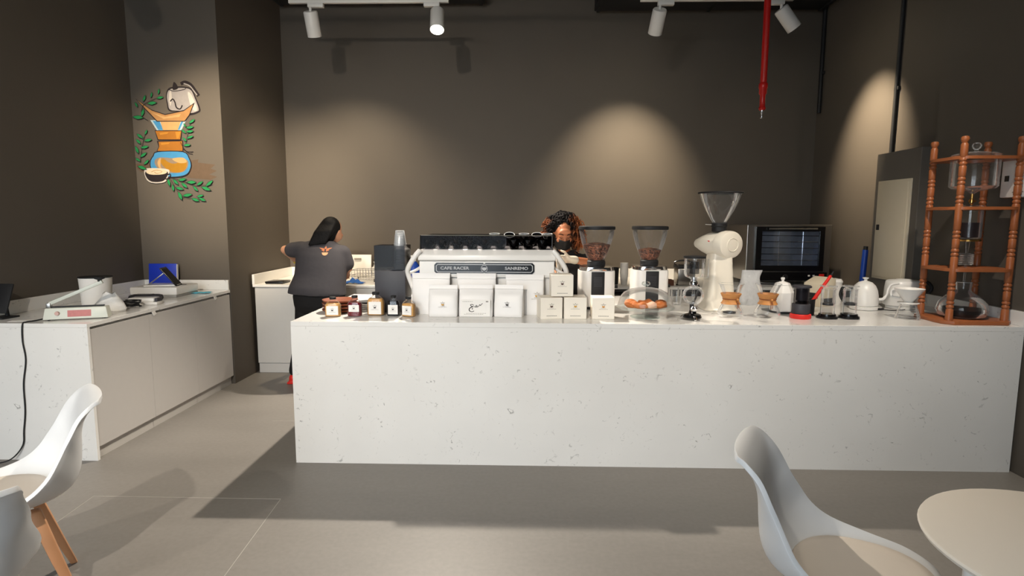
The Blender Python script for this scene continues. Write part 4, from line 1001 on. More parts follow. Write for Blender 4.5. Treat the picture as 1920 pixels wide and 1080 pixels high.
for f, W, D in [(0, .09, .07), (.15, .105, .08), (.4, .10, .07), (.65, .075, .05), (.85, .05, .03), (1, .04, .02)]:
    rings.append([Vector((W * math.cos(a) * (1 + .10 * math.sin(4 * a + 6 * f)), D * math.sin(a) * (1 + .14 * math.sin(6 * a + 9 * f)), .135 * f + .008 * math.sin(3 * a))) for a in [2 * PI * k / 30 for k in range(30)]])
for v in rings[0]: v.z = 0
tag(MB().loft(rings).build('crumpled_bag', mat('crumpled_white', (232, 230, 226), .5, var=.06, scale=25, bump=.7), None, loc=(-2.94, 3.985, LZ), angle=30), 'crumpled white paper bag beside the heat sealer', 'bag')
sx = []
for k in range(70):
    a = k * .5; sx.append((-2.93 + (.055 + .012 * math.sin(k * .9)) * math.cos(a), 4.20 + (.045 + .01 * math.cos(k * .7)) * math.sin(a), LZ + .005 + .0007 * k))
tag(MB().tube(sx, .0035, 6).build('coiled_cable', BLACKM), 'coiled black cable between the paper bag and card reader', 'cable')
cr = thing('card_reader', 'small white card reader nearest the worktop edge', 'card reader', (-2.93, 4.36, LZ), rz=.1)
MB().box(-.11, .11, -.055, .055, 0, .022).build('dock', WHITEM, cr, bevel=.005)
MB().box(-.105, .085, -.05, .05, .0225, .052).build('reader_body', WHITE, cr, bevel=.008)
MB().box(.086, .105, -.04, .04, .0225, .05).build('rear_grip', CHAR, cr, bevel=.004)
pt = thing('payment_terminal', 'dark grey flat payment terminal leaning in front of the printer', 'terminal', (-3.06, 4.56, LZ), rz=.1)
MB().loft([sq(.12, .05, .006, .5), sq(.125, .055, .02, .5), sq(.12, .05, .042, .5), sq(.10, .04, .048, .6)]).build('terminal_body', CHAR, pt, angle=50)
MB().box(-.08, .05, -.03, .03, .0485, .0505).build('screen', BLACK, pt, smooth=False)
MB().box(-.10, .10, -.04, .04, 0, .006).build('base', BLACKM, pt, smooth=False)
pr = thing('receipt_printer', 'white box printer carrying a tablet on the side worktop', 'printer', (-3.115, 4.90, LZ), rz=.03)
MB().box(-.19, .19, -.17, .17, 0, .018).build('base', mat('printer_grey', (150, 148, 144), .5), pr, bevel=.003)
MB().box(-.195, .195, -.175, .175, .0182, .085).build('body', WHITE, pr, bevel=.012, segs=3)
MB().box(.05, .17, .02, .03, .0852, .088).build('paper_slot', BLACKM, pr, smooth=False)
tl = thing('tablet_stand', 'black tablet tilted on a silver stand atop the printer', 'tablet', (-3.10, 4.86, LZ + .0855), rz=.25)
M = Matrix.Rotation(math.radians(52), 3, 'Y')
MB().cbox((.06, 0, .075), (.20, .15, .010), M).build('tablet', BLACK, tl, bevel=.004)
MB().cbox((.067, 0, .071), (.185, .135, .004), M).build('screen', BLACKM, tl)
MB().cbox((-.05, 0, .062), (.19, .02, .008), Matrix.Rotation(math.radians(-38), 3, 'Y')).build('stand_leg', STEEL, tl, bevel=.002)
MB().box(-.14, .12, -.05, .05, 0, .010).build('stand_base', WHITE, tl, bevel=.003)
bf = thing('blue_folder', 'blue ring folder propped against the mural wall', 'folder', (-3.32, 5.21, LZ), rz=.05)
Mf = Matrix.Rotation(-.10, 3, 'X')
MB().cbox((0, 0, .125), (.25, .03, .24), Mf).build('cover', BLUEF, bf, bevel=.004)
MB().cbox((.1265, 0, .125), (.003, .026, .23), Mf).build('page_edge', PAPER, bf)
fm = MB(); L_ = []
for i in range(9):
    for j in range(5): L_.append((-.09 + i * .0225, -.045 + j * .0225, .004 + .006 * abs(math.sin(i * 1.1 + j)) ))
fm.add(L_, [(i * 5 + j, i * 5 + j + 1, (i + 1) * 5 + j + 1, (i + 1) * 5 + j) for i in range(8) for j in range(4)])
fmo = tag(fm.build('face_mask', CYAN, None, loc=(-2.88, 5.02, LZ), angle=60), 'light blue folded face mask lying by the mural column', 'mask'); fmo.rotation_euler.z = .25
sm = fmo.modifiers.new('thickness', 'SOLIDIFY'); sm.thickness = .002
mo = thing('display_screen', 'black screen on the side worktop, mostly beyond the picture edge', 'screen', (-3.45, 3.70, LZ), rz=-.1)
MB().cbox((0, 0, .13), (.13, .012, .20), Matrix.Rotation(-.35, 3, 'X')).build('panel', BLACKM, mo, bevel=.004)
MB().box(-.06, .06, -.06, .06, 0, .01).build('base', BLACKM, mo, bevel=.003)
MB().tube([(0, .03, .01), (0, .02, .10)], .012, 10).build('stem', BLACKM, mo)
tag(MB().box(-.06, .06, -.03, .03, 0, .0012).build('paper_slip', PAPER, None, loc=(-3.245, 3.60, LZ), smooth=False), 'white slip of paper at the worktop edge by the black screen', 'paper').rotation_euler.z = .3

# ------------------------------------------------------------------ things on the back worktop
BZ = .9002
ih = thing('induction_hob', 'black flat induction plate near the side upstand', 'hob', (-2.52, 5.80, BZ))
MB().box(-.09, .09, -.10, .10, .008, .024).build('glass_top', BLACK, ih, bevel=.003)
MB().box(-.085, .085, -.095, .095, 0, .0078).build('base', BLACKM, ih, smooth=False)
cb = thing('cutting_board', 'white cutting board leaning on the back wall beside the person', 'board', (-1.90, 6.50, BZ))
MB().cbox((0, 0, .125), (.30, .02, .245), Matrix.Rotation(-.12, 3, 'X')).build('board', WHITE, cb, bevel=.004)
MB().cbox((.0, -.014, .20), (.08, .002, .02), Matrix.Rotation(-.12, 3, 'X')).build('grip_slot', INKL, cb)
dk = thing('dish_rack', 'chrome wire dish rack on the back worktop', 'dish rack', (-1.69, 6.05, BZ))
for z in (.02, .07, .12):
    MB().tube([(-.12, -.10, z), (.12, -.10, z), (.12, .10, z), (-.12, .10, z), (-.12, -.10, z)], .003, 6).build('wire_ring', CHROME, dk)
for k in range(9):
    x = -.12 + k * .03
    MB().tube([(x, -.10, .12), (x, -.10, .02), (x, .10, .02), (x, .10, .12)], .002, 5).build('wire', CHROME, dk)
for x in (-.11, .11):
    for y in (-.09, .09): MB().tube([(x, y, 0), (x, y, .03)], .005, 6).build('foot', BLACKM, dk)
cl = MB(); L_ = []
for i in range(13):
    for j in range(9):
        L_.append((-.10 + i * .0167, -.06 + j * .015, .006 + .04 * math.exp(-((i - 6) ** 2 + (j - 4) ** 2 * 1.4) / 14) * (1 + .5 * math.sin(i * 1.7 + j * 1.3))))
cl.add(L_, [(i * 9 + j, i * 9 + j + 1, (i + 1) * 9 + j + 1, (i + 1) * 9 + j) for i in range(12) for j in range(8)])
clo = tag(cl.build('cleaning_cloth', BLUEC, None, loc=(-1.74, 5.78, BZ), angle=80), 'crumpled blue cleaning cloth in front of the dish rack', 'cloth')
sm = clo.modifiers.new('thickness', 'SOLIDIFY'); sm.thickness = .003; sm.offset = 1
sd = thing('soap_dispenser', 'white soap dispenser behind the wire dish rack', 'dispenser', (-1.69, 6.42, BZ))
MB().lathe([(0, 0), (.032, 0), (.034, .006), (.034, .11), (.014, .125), (.012, .14), (0, .14)], 20).build('bottle', WHITE, sd)
MB().lathe([(0, .1402), (.008, .1402), (.008, .165), (.016, .167), (.016, .176), (0, .178)], 14).build('pump', WHITE, sd)
bb = thing('blue_spray_bottle', 'blue cleaning bottle behind the espresso machine frame', 'bottle', (-1.15, 5.90, BZ))
MB().lathe([(0, 0), (.06, 0), (.065, .008), (.065, .16), (.03, .21), (.018, .22), (0, .22)], 24).build('bottle_body', BLUE, bb)
MB().lathe([(0, .2202), (.02, .2202), (.02, .25), (0, .25)], 16).build('cap', WHITE, bb)
MB().box(-.05, .02, -.012, .012, .2505, .28).build('trigger_head', WHITE, bb, bevel=.004)
for k in range(8):
    p = MB().lathe([(0, 0), (.030, 0), (.041, .10), (.043, .102), (.0412, .104), (.0400, .10), (.0290, .003)], 24)
    nm = ['lowest', 'second', 'third', 'fourth', 'fifth', 'sixth', 'seventh', 'topmost'][k]
    tag(p.build('paper_cup', WHITEM, None, loc=(.975, 5.82, BZ + .0165 * k + .001)), f'white paper cup, {nm} in the nested stack behind the twin grinders', 'cup', 'nested paper cups')
jr = thing('brown_jar', 'dark brown jar with gold lid behind the twin grinders', 'jar', (1.075, 5.80, BZ))
MB().lathe([(0, 0), (.04, 0), (.043, .006), (.043, .12), (.03, .135), (0, .135)], 24).build('jar_body', mat('brown_jar_glass', (46, 28, 20), .2), jr)
MB().lathe([(0, .1352), (.034, .1352), (.034, .165), (0, .165)], 24).build('lid', BRASS, jr)
bj = thing('black_jug', 'black blender jug on the back worktop beside the paper cups', 'jug', (.87, 5.86, BZ))
MB().lathe([(0, 0), (.05, 0), (.055, .01), (.06, .17), (.056, .17), (.05, .012), (0, .012)], 24).build('jug_body', BLACKM, bj)
MB().tube(smoothline([(-.058, 0, .15), (-.10, 0, .14), (-.095, 0, .05), (-.055, 0, .04)], 5), .008, 8).build('handle', BLACKM, bj)
st = thing('steel_appliance', 'small steel knock-box appliance with chrome lever behind the siphon brewer', 'appliance', (1.58, 5.84, BZ))
MB().box(-.085, .085, -.09, .09, .01, .17).build('body', STEEL, st, bevel=.008)
MB().box(-.09, .09, -.095, .095, .1705, .20).build('top', BLACKM, st, bevel=.006)
MB().tube(smoothline([(-.08, -.05, .20), (-.12, -.06, .235), (-.02, -.05, .25), (.07, -.04, .235)], 5), .008, 8).build('lever', CHROME, st)
for x in (-.07, .07): MB().lathe([(0, 0), (.012, 0), (.012, .01), (0, .01)], 10, c=(x, 0, 0)).build('foot', BLACKM, st)
wb = tag(MB().box(-.09, .09, -.06, .06, 0, .055).build('brown_tray_box', mat('brown_box', (96, 58, 40), .6, var=.15), None, loc=(1.37, 5.82, BZ), bevel=.004), 'low brown box beside the steel appliance', 'box')
# glasses on the bar, behind the siphon
for i, (x, y, lab) in enumerate([(1.145, 4.52, 'clear drinking glass nearest the twin grinders'), (1.125, 4.36, 'clear drinking glass standing in front of another glass'), (1.10, 4.67, 'clear drinking glass furthest back on the bar')]):
    tag(MB().lathe([(0, .0005), (.034, .0005), (.036, .006), (.043, .115), (.0405, .115), (.034, .010), (0, .010)], 28).build('drinking_glass', GLASS, None, loc=(x, y, TZ)), lab, 'glass', 'drinking glasses behind the siphon')
br = thing('broom', 'blue handled broom standing upright against the side wall', 'broom', (3.0, 5.30, 0))
MB().tube([(0, 0, .10), (.045, .01, 1.285)], .024, 14).build('handle', BLUE, br)
MB().tube([(.045, .01, 1.2852), (.0462, .01, 1.318)], .018, 12).build('grip_cap', BLACKM, br)
MB().box(-.10, .10, -.03, .03, .06, .10).build('head', BLUE, br, bevel=.005)
MB().box(-.10, .10, -.028, .028, 0, .059).build('bristles', BLACKM, br, smooth=False)

# ------------------------------------------------------------------ mural on the column
mu = thing('wall_mural', 'painted mural of a coffee carafe, kettle and green leaves', 'mural', (-3.15, 5.279, 1.6))
def mq(u, v):
    fx, fy = u / 920, v / 1080
    x0 = -3.655 + fx * 1.106; x1 = -3.754 + fx * 1.138
    return (x0 + (x1 - x0) * fy + 3.15, 2.863 + (1.593 - 2.863) * fy - 1.6)
LAY = [0.0]
def paint(name, polys, m, label=None):
    LAY[0] += .00035; y = -LAY[0]; mb = MB()
    for p in polys: mb.prism([mq(*q) for q in p], y - .0003, y)
    o = mb.build(name, m, mu, smooth=False)
    if label: o['label'] = label
    return o
def line(name, pts, w, m):
    L, R = stroke(pts, w); return paint(name, [[L[i], L[i + 1], R[i + 1], R[i]] for i in range(len(pts) - 1)], m)
P_ = lambda n, c: mat('paint_' + n, c, .6, var=.14, scale=24, spec=.2)
PSH, PSIL, PDK, PTAN, PTAN2, PBLU, PLB, POCH, PAMB, PGOLD, PGRN, PWH, PCR = P_('umber', (92, 76, 62)), P_('silver', (150, 144, 142)), P_('black', (38, 32, 34)), P_('tan', (160, 118, 74)), P_('pale_tan', (180, 142, 94)), P_('blue', (62, 126, 170)), P_('pale_blue', (160, 176, 182)), P_('ochre', (146, 94, 34)), P_('amber', (170, 116, 44)), P_('gold', (150, 106, 30)), P_('green', (34, 124, 70)), P_('white', (186, 178, 170)), P_('cream', (196, 180, 152))
paint('brush_shadow', [[(520, 680), (610, 668), (604, 692), (735, 708), (700, 738), (748, 754), (690, 782), (752, 800), (700, 822), (520, 806)]], PSH)
paint('brush_shadow', [[(140, 700), (260, 700), (250, 760), (180, 765), (150, 740)]], PSH)
def sm2(p, n=4): return smoothline(p, n, closed=True)
paint('kettle_shade', [sm2([(366, 190), (385, 140), (440, 126), (520, 128), (566, 150), (592, 210), (626, 296), (606, 322), (545, 338), (480, 312), (392, 306), (374, 255)])], PDK)
paint('kettle_body', [sm2([(374, 190), (392, 150), (440, 138), (515, 138), (556, 156), (582, 210), (612, 290), (598, 310), (545, 322), (480, 306), (400, 298), (382, 250)])], PSIL)
paint('kettle_highlight', [sm2([(530, 170), (560, 190), (600, 290), (580, 305), (550, 260)]), sm2([(392, 170), (405, 160), (410, 220), (400, 270), (390, 230)])], PWH)
line('kettle_handle', smoothline([(478, 108), (510, 96), (552, 116), (586, 160), (612, 196)], 5), 26, PDK)
line('kettle_handle_light', smoothline([(500, 104), (545, 122), (580, 164), (600, 190)], 5), 8, PSIL)
paint('kettle_knob', [sm2([(418, 150), (424, 96), (442, 104), (458, 140)])], PDK)
line('kettle_spout', smoothline([(400, 236), (418, 218), (434, 240), (446, 280), (474, 292), (490, 264)], 5), 9, PDK)
line('kettle_rim', smoothline([(392, 150), (430, 160), (500, 150), (520, 136)], 5), 5, PDK)
paint('carafe_glass', [[(250, 374), (520, 374), (484, 452), (300, 452)]], PLB)
paint('carafe_blue', [[(268, 380), (318, 380), (350, 448), (312, 448)], [(484, 384), (500, 380), (470, 446), (456, 446)]], PBLU)
paint('filter_inside', [[(325, 380), (480, 380), (456, 450), (346, 450)]], PTAN2)
paint('filter_edge', [[(138, 214), (262, 298), (362, 330), (502, 300), (584, 244), (548, 334), (512, 386), (300, 386), (208, 290)]], PDK)
paint('paper_filter', [[(150, 224), (262, 304), (362, 337), (502, 308), (572, 258), (542, 334), (508, 380), (304, 380), (214, 288)]], PTAN)
paint('filter_light', [[(260, 316), (362, 350), (480, 328), (470, 350), (350, 366)]], PTAN2)
for n_, p_ in (('collar_edge', [(284, 450), (490, 450), (482, 524), (306, 524)]), ('collar_edge', [(300, 530), (496, 526), (500, 610), (298, 610), (314, 572)])): paint(n_, [p_], PDK)
for n_, p_ in (('upper_collar', [(290, 456), (484, 456), (476, 518), (312, 518)]), ('lower_collar', [(314, 536), (490, 532), (494, 604), (306, 604), (320, 572)])): paint(n_, [p_], POCH)
paint('collar_light', [[(440, 462), (480, 460), (466, 510), (450, 512)], [(330, 545), (400, 540), (390, 552), (336, 560)], [(320, 470), (390, 464), (380, 476), (326, 486)]], PAMB)
line('tie_cord', smoothline([(478, 540), (520, 605), (575, 612)], 5), 4, PDK); line('tie_cord', smoothline([(500, 590), (540, 622), (572, 630)], 5), 4, PDK)
paint('flask_edge', [sm2([(306, 608), (500, 608), (548, 660), (562, 720), (530, 786), (440, 806), (330, 798), (262, 750), (248, 690), (272, 640)], 4)], PDK)
paint('flask_blue', [sm2([(310, 614), (496, 614), (542, 664), (555, 720), (524, 780), (440, 799), (334, 791), (268, 746), (255, 690), (278, 644)], 4)], PBLU)
paint('flask_shade', [sm2([(285, 690), (320, 655), (420, 660), (520, 668), (538, 710), (505, 760), (430, 772), (330, 756)])], P_('taupe', (128, 112, 96)))
paint('flask_coffee', [sm2([(330, 690), (350, 662), (390, 690), (440, 700), (510, 670), (528, 710), (500, 756), (440, 768), (380, 745)])], PGOLD)
paint('flask_light', [sm2([(318, 668), (332, 660), (330, 720), (345, 748), (318, 730), (308, 695)])], PTAN2)
paint('flask_light', [sm2([(418, 664), (500, 656), (525, 690), (470, 696)])], PTAN2)
paint('cup_halo', [sm2([(208, 752), (250, 735), (380, 742), (395, 770), (372, 832), (330, 848), (262, 846), (224, 818)])], PWH)
paint('cup_body', [sm2([(218, 762), (300, 752), (384, 762), (368, 818), (330, 838), (268, 838), (230, 812)])], PDK)
paint('cup_coffee', [sm2([(222, 764), (255, 742), (340, 742), (380, 764), (345, 782), (260, 784)])], PCR)
line('latte_art', smoothline([(262, 764), (300, 750), (344, 762), (305, 776), (285, 764)], 4), 4, PTAN)
line('cup_handle', smoothline([(374, 790), (400, 780), (406, 796), (384, 814), (368, 818)], 4), 9, PDK)
for st_ in ([(395, 800), (500, 835), (600, 868), (720, 858)], [(395, 800), (430, 860), (490, 950), (580, 965), (660, 980)], [(180, 690), (190, 600), (205, 520), (225, 455)], [(520, 560), (535, 480), (560, 380)], [(240, 380), (190, 340), (200, 270), (250, 235), (330, 205)]):
    line('stem', smoothline(st_, 5), 3, PDK)
for (x, y, l, a) in [(320, 165, 42, 80), (265, 190, 42, 80), (330, 210, 54, 10), (212, 215, 52, 70), (270, 250, 72, 5), (200, 320, 62, 75), (165, 355, 80, -5), (152, 262, 44, 120), (225, 465, 42, 65), (180, 495, 60, -35), (240, 525, 60, 10), (168, 535, 54, -45), (215, 577, 62, 10), (157, 597, 62, -65), (205, 635, 62, 35), (165, 672, 48, -35), (228, 690, 54, 45), (196, 732, 72, -20),
        (568, 385, 54, 35), (553, 430, 60, 10), (515, 415, 34, -60), (553, 460, 56, 5), (507, 460, 44, -40), (555, 503, 54, 20), (513, 520, 44, -45), (533, 562, 54, 5),
        (397, 845, 62, -75), (447, 840, 58, -45), (497, 822, 62, 10), (428, 885, 54, -80), (478, 890, 62, -15), (512, 865, 64, -40), (565, 842, 72, 0), (628, 850, 56, 35), (595, 890, 56, -45), (675, 890, 76, -20), (698, 850, 68, 40), (480, 945, 72, -65), (535, 940, 72, 10), (595, 975, 62, -20), (630, 946, 54, 15), (645, 972, 62, -25)]:
    ca, sa = math.cos(math.radians(a)), -math.sin(math.radians(a))
    def lf(k, wd): return [(x + ca * l / 2 * c * k - sa * wd * s_, y + sa * l / 2 * c * k + ca * wd * s_) for c, s_ in ((-1, 0), (-.55, .62), (0, 1), (.5, .68), (1, 0), (.5, -.68), (0, -1), (-.55, -.62))]
    LAY[0] = .0165
    paint('leaf_edge', [lf(1.1, l * .20)], PDK); paint('leaf', [lf(.96, l * .165)], PGRN)

# ------------------------------------------------------------------ people
def hand(mb, wrist, fwd, side, up, curl=.5, s=1.0):
    """palm and five fingers; fwd: towards the fingers, side: towards the thumb, up: back of the hand"""
    w = Vector(wrist); f = Vector(fwd).normalized(); t = Vector(side).normalized(); u = Vector(up).normalized()
    for k in (-.028, -.01, .01, .026): mb.cap(w + f * .01 * s + t * k * .8 * s, w + f * .078 * s + t * k * s, .013 * s, .011 * s, 8)
    for k, ln in ((.028, .068), (.010, .078), (-.009, .072), (-.027, .055)):
        p = w + f * .082 * s + t * k * s; d = f
        for j, q in enumerate((.45, .3, .25)):
            d = (d * math.cos(curl * .8) - u * math.sin(curl * .8)).normalized() if j else (f * math.cos(curl * .5) - u * math.sin(curl * .5)).normalized()
            p2 = p + d * ln * q * s; mb.cap(p, p2, (.0088 - j * .0008) * s, (.0082 - j * .0008) * s, 8); p = p2
            u = (u - d * u.dot(d)).normalized()
        u = Vector(up).normalized()
    p = w + f * .025 * s + t * .028 * s; d = (f * .6 + t * .75 - u * .25).normalized()
    p2 = p + d * .042 * s; mb.cap(p, p2, .0115 * s, .010 * s, 8); d = (f * .85 + t * .2 - u * .4).normalized(); mb.cap(p2, p2 + d * .032 * s, .0098 * s, .008 * s, 8)

def eloft(mb, secs, n=28, e=.9):
    rings = []
    for c, rx, ry, tilt in secs:
        c = Vector(c); rings.append([c + Vector((rx * math.copysign(abs(math.cos(a)) ** e, math.cos(a)), ry * math.copysign(abs(math.sin(a)) ** e, math.sin(a)), tilt * math.cos(a))) for a in [2 * PI * k / n for k in range(n)]])
    return mb.loft(rings)

# person at the back worktop
o1 = (-1.90, 5.24, 0)
p1 = thing('person', 'person in charcoal T-shirt with black hair, back turned, at the back worktop', 'person', o1)
hc = Vector((-1.795, 5.345, 1.450))
b = MB()
b.ell(hc, (.072, .090, .105), 18, 12, Euler((-.35, .10, -.55)).to_matrix())
fd = Vector((math.sin(.75), math.cos(.75), -.25)).normalized()      # the way the face looks
b.ell(hc + fd * .035 + Vector((0, 0, -.045)), (.058, .062, .068), 14, 9)
b.cap(hc + fd * .088 + Vector((0, 0, -.005)), hc + fd * .104 + Vector((0, 0, -.03)), .008, .013, 8)
b.ell(hc + fd * .085 + Vector((0, 0, -.062)), (.022, .02, .012), 10, 7)
b.ell(hc + Vector((.066, -.02, -.02)), (.012, .022, .032), 10, 7)
b.cap((-1.845, 5.27, 1.30), (-1.815, 5.325, 1.40), .055, .05)
eloft(b, [((-1.885, 5.25, .84), .17, .12, 0), ((-1.875, 5.25, 1.0), .18, .11, 0), ((-1.87, 5.27, 1.2), .19, .11, -.01), ((-1.86, 5.27, 1.29), .17, .08, -.01), ((-1.85, 5.28, 1.34), .06, .055, 0)])
b.cap((-2.05, 5.27, 1.285), (-2.235, 5.33, 1.262), .052, .042); b.cap((-2.235, 5.33, 1.262), (-2.20, 5.55, 1.13), .042, .028)
b.cap((-1.68, 5.28, 1.255), (-1.645, 5.30, 1.10), .05, .042); b.cap((-1.645, 5.30, 1.10), (-1.73, 5.52, 1.03), .041, .028)
hand(b, (-1.73, 5.53, 1.027), (-.3, .9, -.25), (-.9, -.3, .1), (.1, .2, .95), .6)
for hx, kx, ax in ((-2.0, -2.07, -2.19), (-1.78, -1.75, -1.74)):
    b.cap((hx, 5.24, .84), (kx, 5.27, .47), .085, .058); b.cap((kx, 5.27, .47), (ax, 5.33, .09), .055, .036); b.cap((ax, 5.33, .07), (ax - .02, 5.47, .045), .034, .026)
remesh(b, 'body', SKIN1, p1, .010, 5, o1)
g = MB(); hand(g, (-2.20, 5.555, 1.128), (.35, .8, -.5), (.9, -.3, .1), (.2, .4, .9), .6, 1.08); g.cap((-2.205, 5.51, 1.15), (-2.20, 5.56, 1.125), .036, .030)
remesh(g, 'glove', mat('yellow_glove', (222, 190, 70), .5), p1, .007, 3, o1)
s_ = MB()
eloft(s_, [((-1.905, 5.20, .868), .262, .178, -.012), ((-1.90, 5.205, .93), .252, .172, -.010), ((-1.875, 5.225, 1.04), .232, .155, -.008), ((-1.868, 5.25, 1.14), .236, .152, -.01), ((-1.868, 5.265, 1.22), .238, .140, -.015), ((-1.868, 5.27, 1.285), .222, .112, -.018), ((-1.858, 5.275, 1.325), .16, .085, -.016), ((-1.848, 5.285, 1.355), .078, .068, -.008)])
s_.cap((-2.055, 5.27, 1.27), (-2.155, 5.30, 1.262), .078, .073); s_.cap((-1.685, 5.275, 1.235), (-1.655, 5.29, 1.14), .078, .072)
sh1 = remesh(s_, 'shirt', SHIRT, p1, .011, 10, o1)
t_ = MB()
eloft(t_, [((-1.895, 5.23, .93), .215, .15, 0), ((-1.895, 5.225, .85), .235, .165, 0), ((-1.895, 5.225, .76), .225, .16, 0), ((-1.895, 5.235, .70), .19, .13, 0)])
for hx, kx, ax in ((-2.0, -2.07, -2.185), (-1.79, -1.75, -1.74)):
    t_.cap((hx, 5.23, .78), (kx, 5.27, .46), .118, .085); t_.cap((kx, 5.27, .46), (ax, 5.33, .12), .083, .062)
remesh(t_, 'trousers', PANTS, p1, .013, 6, o1)
for ax in (-2.20, -1.745):
    f_ = MB().cap((ax, 5.315, .05), (ax - .02, 5.45, .04), .044, .040).box(ax - .05, ax + .035, 5.27, 5.49, .0, .022)
    remesh(f_, 'shoe', REDP, p1, .008, 4, o1)
h_ = MB()
Mh_ = Euler((-.35, .10, -.3)).to_matrix()
h_.ell(hc + Vector((-.010, -.018, .020)), (.088, .098, .100), 20, 12, Mh_)
h_.ell(hc + Vector((-.030, -.055, -.035)), (.082, .062, .095), 16, 10)
for k in range(26):
    t0 = k / 25; a = hc + Vector((-.055 + .09 * t0, -.070 + .03 * abs(t0 - .5), .055)); e_ = Vector((-1.955 + .155 * t0, 5.172 + .01 * t0, 1.316 + .022 * t0 + .012 * math.sin(k * 2.3)))
    m_ = a.lerp(e_, .5) + Vector((.004, -.012, .004))
    h_.cap(a, m_, .030, .028, 8); h_.cap(m_, e_, .027, .007, 8)
remesh(h_, 'hair', HAIRB, p1, .007, 9, o1)
# the mark printed on the back of the shirt
bv = BVHTree.FromPolygons([v.co for v in sh1.data.vertices], [p.vertices for p in sh1.data.polygons])
def onto_shirt(mb, name, m):
    vs = []
    bm2 = bmesh.new(); me = bpy.data.meshes.new(name); me.from_pydata([tuple(v) for v in mb.v], [], mb.f); bm2.from_mesh(me)
    bmesh.ops.subdivide_edges(bm2, edges=bm2.edges, cuts=2, use_grid_fill=True)
    for v in bm2.verts:
        hit = bv.ray_cast(Vector((v.co.x, -1.0, v.co.z)), Vector((0, 1, 0)))
        v.co.y = (hit[0].y if hit[0] else 0) - .0025
    bm2.to_mesh(me); bm2.free(); link(name, me, m, p1, False)
ORP = mat('orange_shirt_print', (190, 116, 76), .7)
ex, ez, es = -1.80 + 1.90, 1.262, .054
def flat(polys):
    mb = MB()
    for p in polys: mb.add([(q[0], 0, q[1]) for q in p], [tuple(range(len(p)))])
    return mb
def rib(pts, w):
    L, R = stroke(pts, w); return [[L[i], L[i + 1], R[i + 1], R[i]] for i in range(len(pts) - 1)]
Q = lambda x, z: (ex + x * es, ez + z * es)
onto_shirt(flat(rib([Q(-.15, .2), Q(-.5, .35), Q(-.95, .5)], [.018, .014, .004]) + rib([Q(.15, .2), Q(.5, .35), Q(.95, .5)], [.018, .014, .004]) + [[Q(0, .85), Q(.18, .5), Q(0, .3), Q(-.18, .5)]] + rib([Q(-.12, 0), Q(-.4, .1), Q(-.6, .12)], [.012, .010, .004]) + rib([Q(.12, 0), Q(.4, .1), Q(.6, .12)], [.012, .010, .004])), 'emblem', ORP)
onto_shirt(flat([[Q(.5 * math.cos(PI + PI * k / 8), -.22 + .5 * math.sin(PI + PI * k / 8)) for k in range(9)]]), 'cup_mark', mat('light_shirt_print', (226, 166, 122), .7))

# person behind the bar
o2 = (.36, 5.10, 0)
p2 = thing('person', 'person with curly auburn hair and black face mask, bent over behind the bar', 'person', o2)
hc = Vector((.312, 5.03, 1.432)); RT = Euler((.42, 0, .12)).to_matrix()
H = lambda x, y, z: hc + RT @ Vector((x, y, z))
b = MB()
b.ell(hc, (.080, .098, .112), 22, 14, RT)
b.ell(H(0, -.030, -.055), (.062, .068, .070), 18, 10, RT)
b.ell(H(0, -.082, .045), (.055, .02, .028), 14, 8, RT)
for k in (-1, 1):
    b.ell(H(k * .044, -.070, -.030), (.026, .024, .024), 12, 8, RT); b.ell(H(k * .033, -.083, .006), (.017, .012, .011), 12, 8, RT)
    b.ell(H(k * .080, .01, -.01), (.010, .02, .032), 10, 7, RT)
b.cap(H(0, -.094, .005), H(0, -.112, -.028), .008, .013, 8); b.ell(H(0, -.095, -.062), (.024, .014, .012), 10, 7, RT); b.ell(H(0, -.082, -.102), (.026, .024, .02), 10, 7, RT)
b.cap((.34, 5.13, 1.22), (.318, 5.06, 1.36), .056, .052)
eloft(b, [((.36, 5.12, .80), .16, .11, 0), ((.36, 5.12, 1.0), .16, .10, 0), ((.355, 5.12, 1.15), .17, .10, 0), ((.35, 5.125, 1.22), .15, .08, 0), ((.345, 5.13, 1.27), .06, .06, 0)])
b.cap((.53, 5.12, 1.19), (.60, 5.02, 1.10), .05, .042); b.cap((.60, 5.02, 1.10), (.545, 4.92, 1.185), .042, .038); b.cap((.545, 4.92, 1.185), (.36, 4.80, 1.222), .037, .028)
b.cap((.18, 5.12, 1.19), (.09, 5.02, 1.05), .05, .042); b.cap((.09, 5.02, 1.05), (.20, 4.80, 1.12), .041, .028)
hand(b, (.205, 4.795, 1.12), (.6, -.7, 0), (.6, .5, .2), (0, 0, 1), .7)
for hx, ax in ((.27, .26), (.45, .47)):
    b.cap((hx, 5.12, .80), (hx, 5.13, .46), .08, .056); b.cap((hx, 5.13, .46), (ax, 5.16, .08), .054, .036); b.cap((ax, 5.16, .06), (ax, 5.05, .04), .032, .026)
remesh(b, 'body', SKIN2, p2, .0075, 4, o2)
g = MB(); hand(g, (.365, 4.803, 1.222), (-.95, -.25, .05), (0, -.5, .8), (.1, -.8, -.3), .7, 1.08); g.cap((.40, 4.825, 1.215), (.355, 4.797, 1.223), .036, .031)
remesh(g, 'glove', mat('clear_white_glove', (226, 216, 198), .4), p2, .006, 3, o2)
s_ = MB()
eloft(s_, [((.36, 5.11, .76), .215, .15, 0), ((.36, 5.11, .95), .205, .14, 0), ((.355, 5.11, 1.1), .215, .138, 0), ((.352, 5.115, 1.185), .21, .12, 0), ((.348, 5.122, 1.24), .15, .088, 0), ((.342, 5.128, 1.28), .078, .07, 0)])
s_.cap((.53, 5.12, 1.18), (.585, 5.045, 1.12), .076, .068); s_.cap((.18, 5.12, 1.18), (.12, 5.05, 1.09), .076, .068)
remesh(s_, 'shirt', SHIRTB, p2, .011, 8, o2)
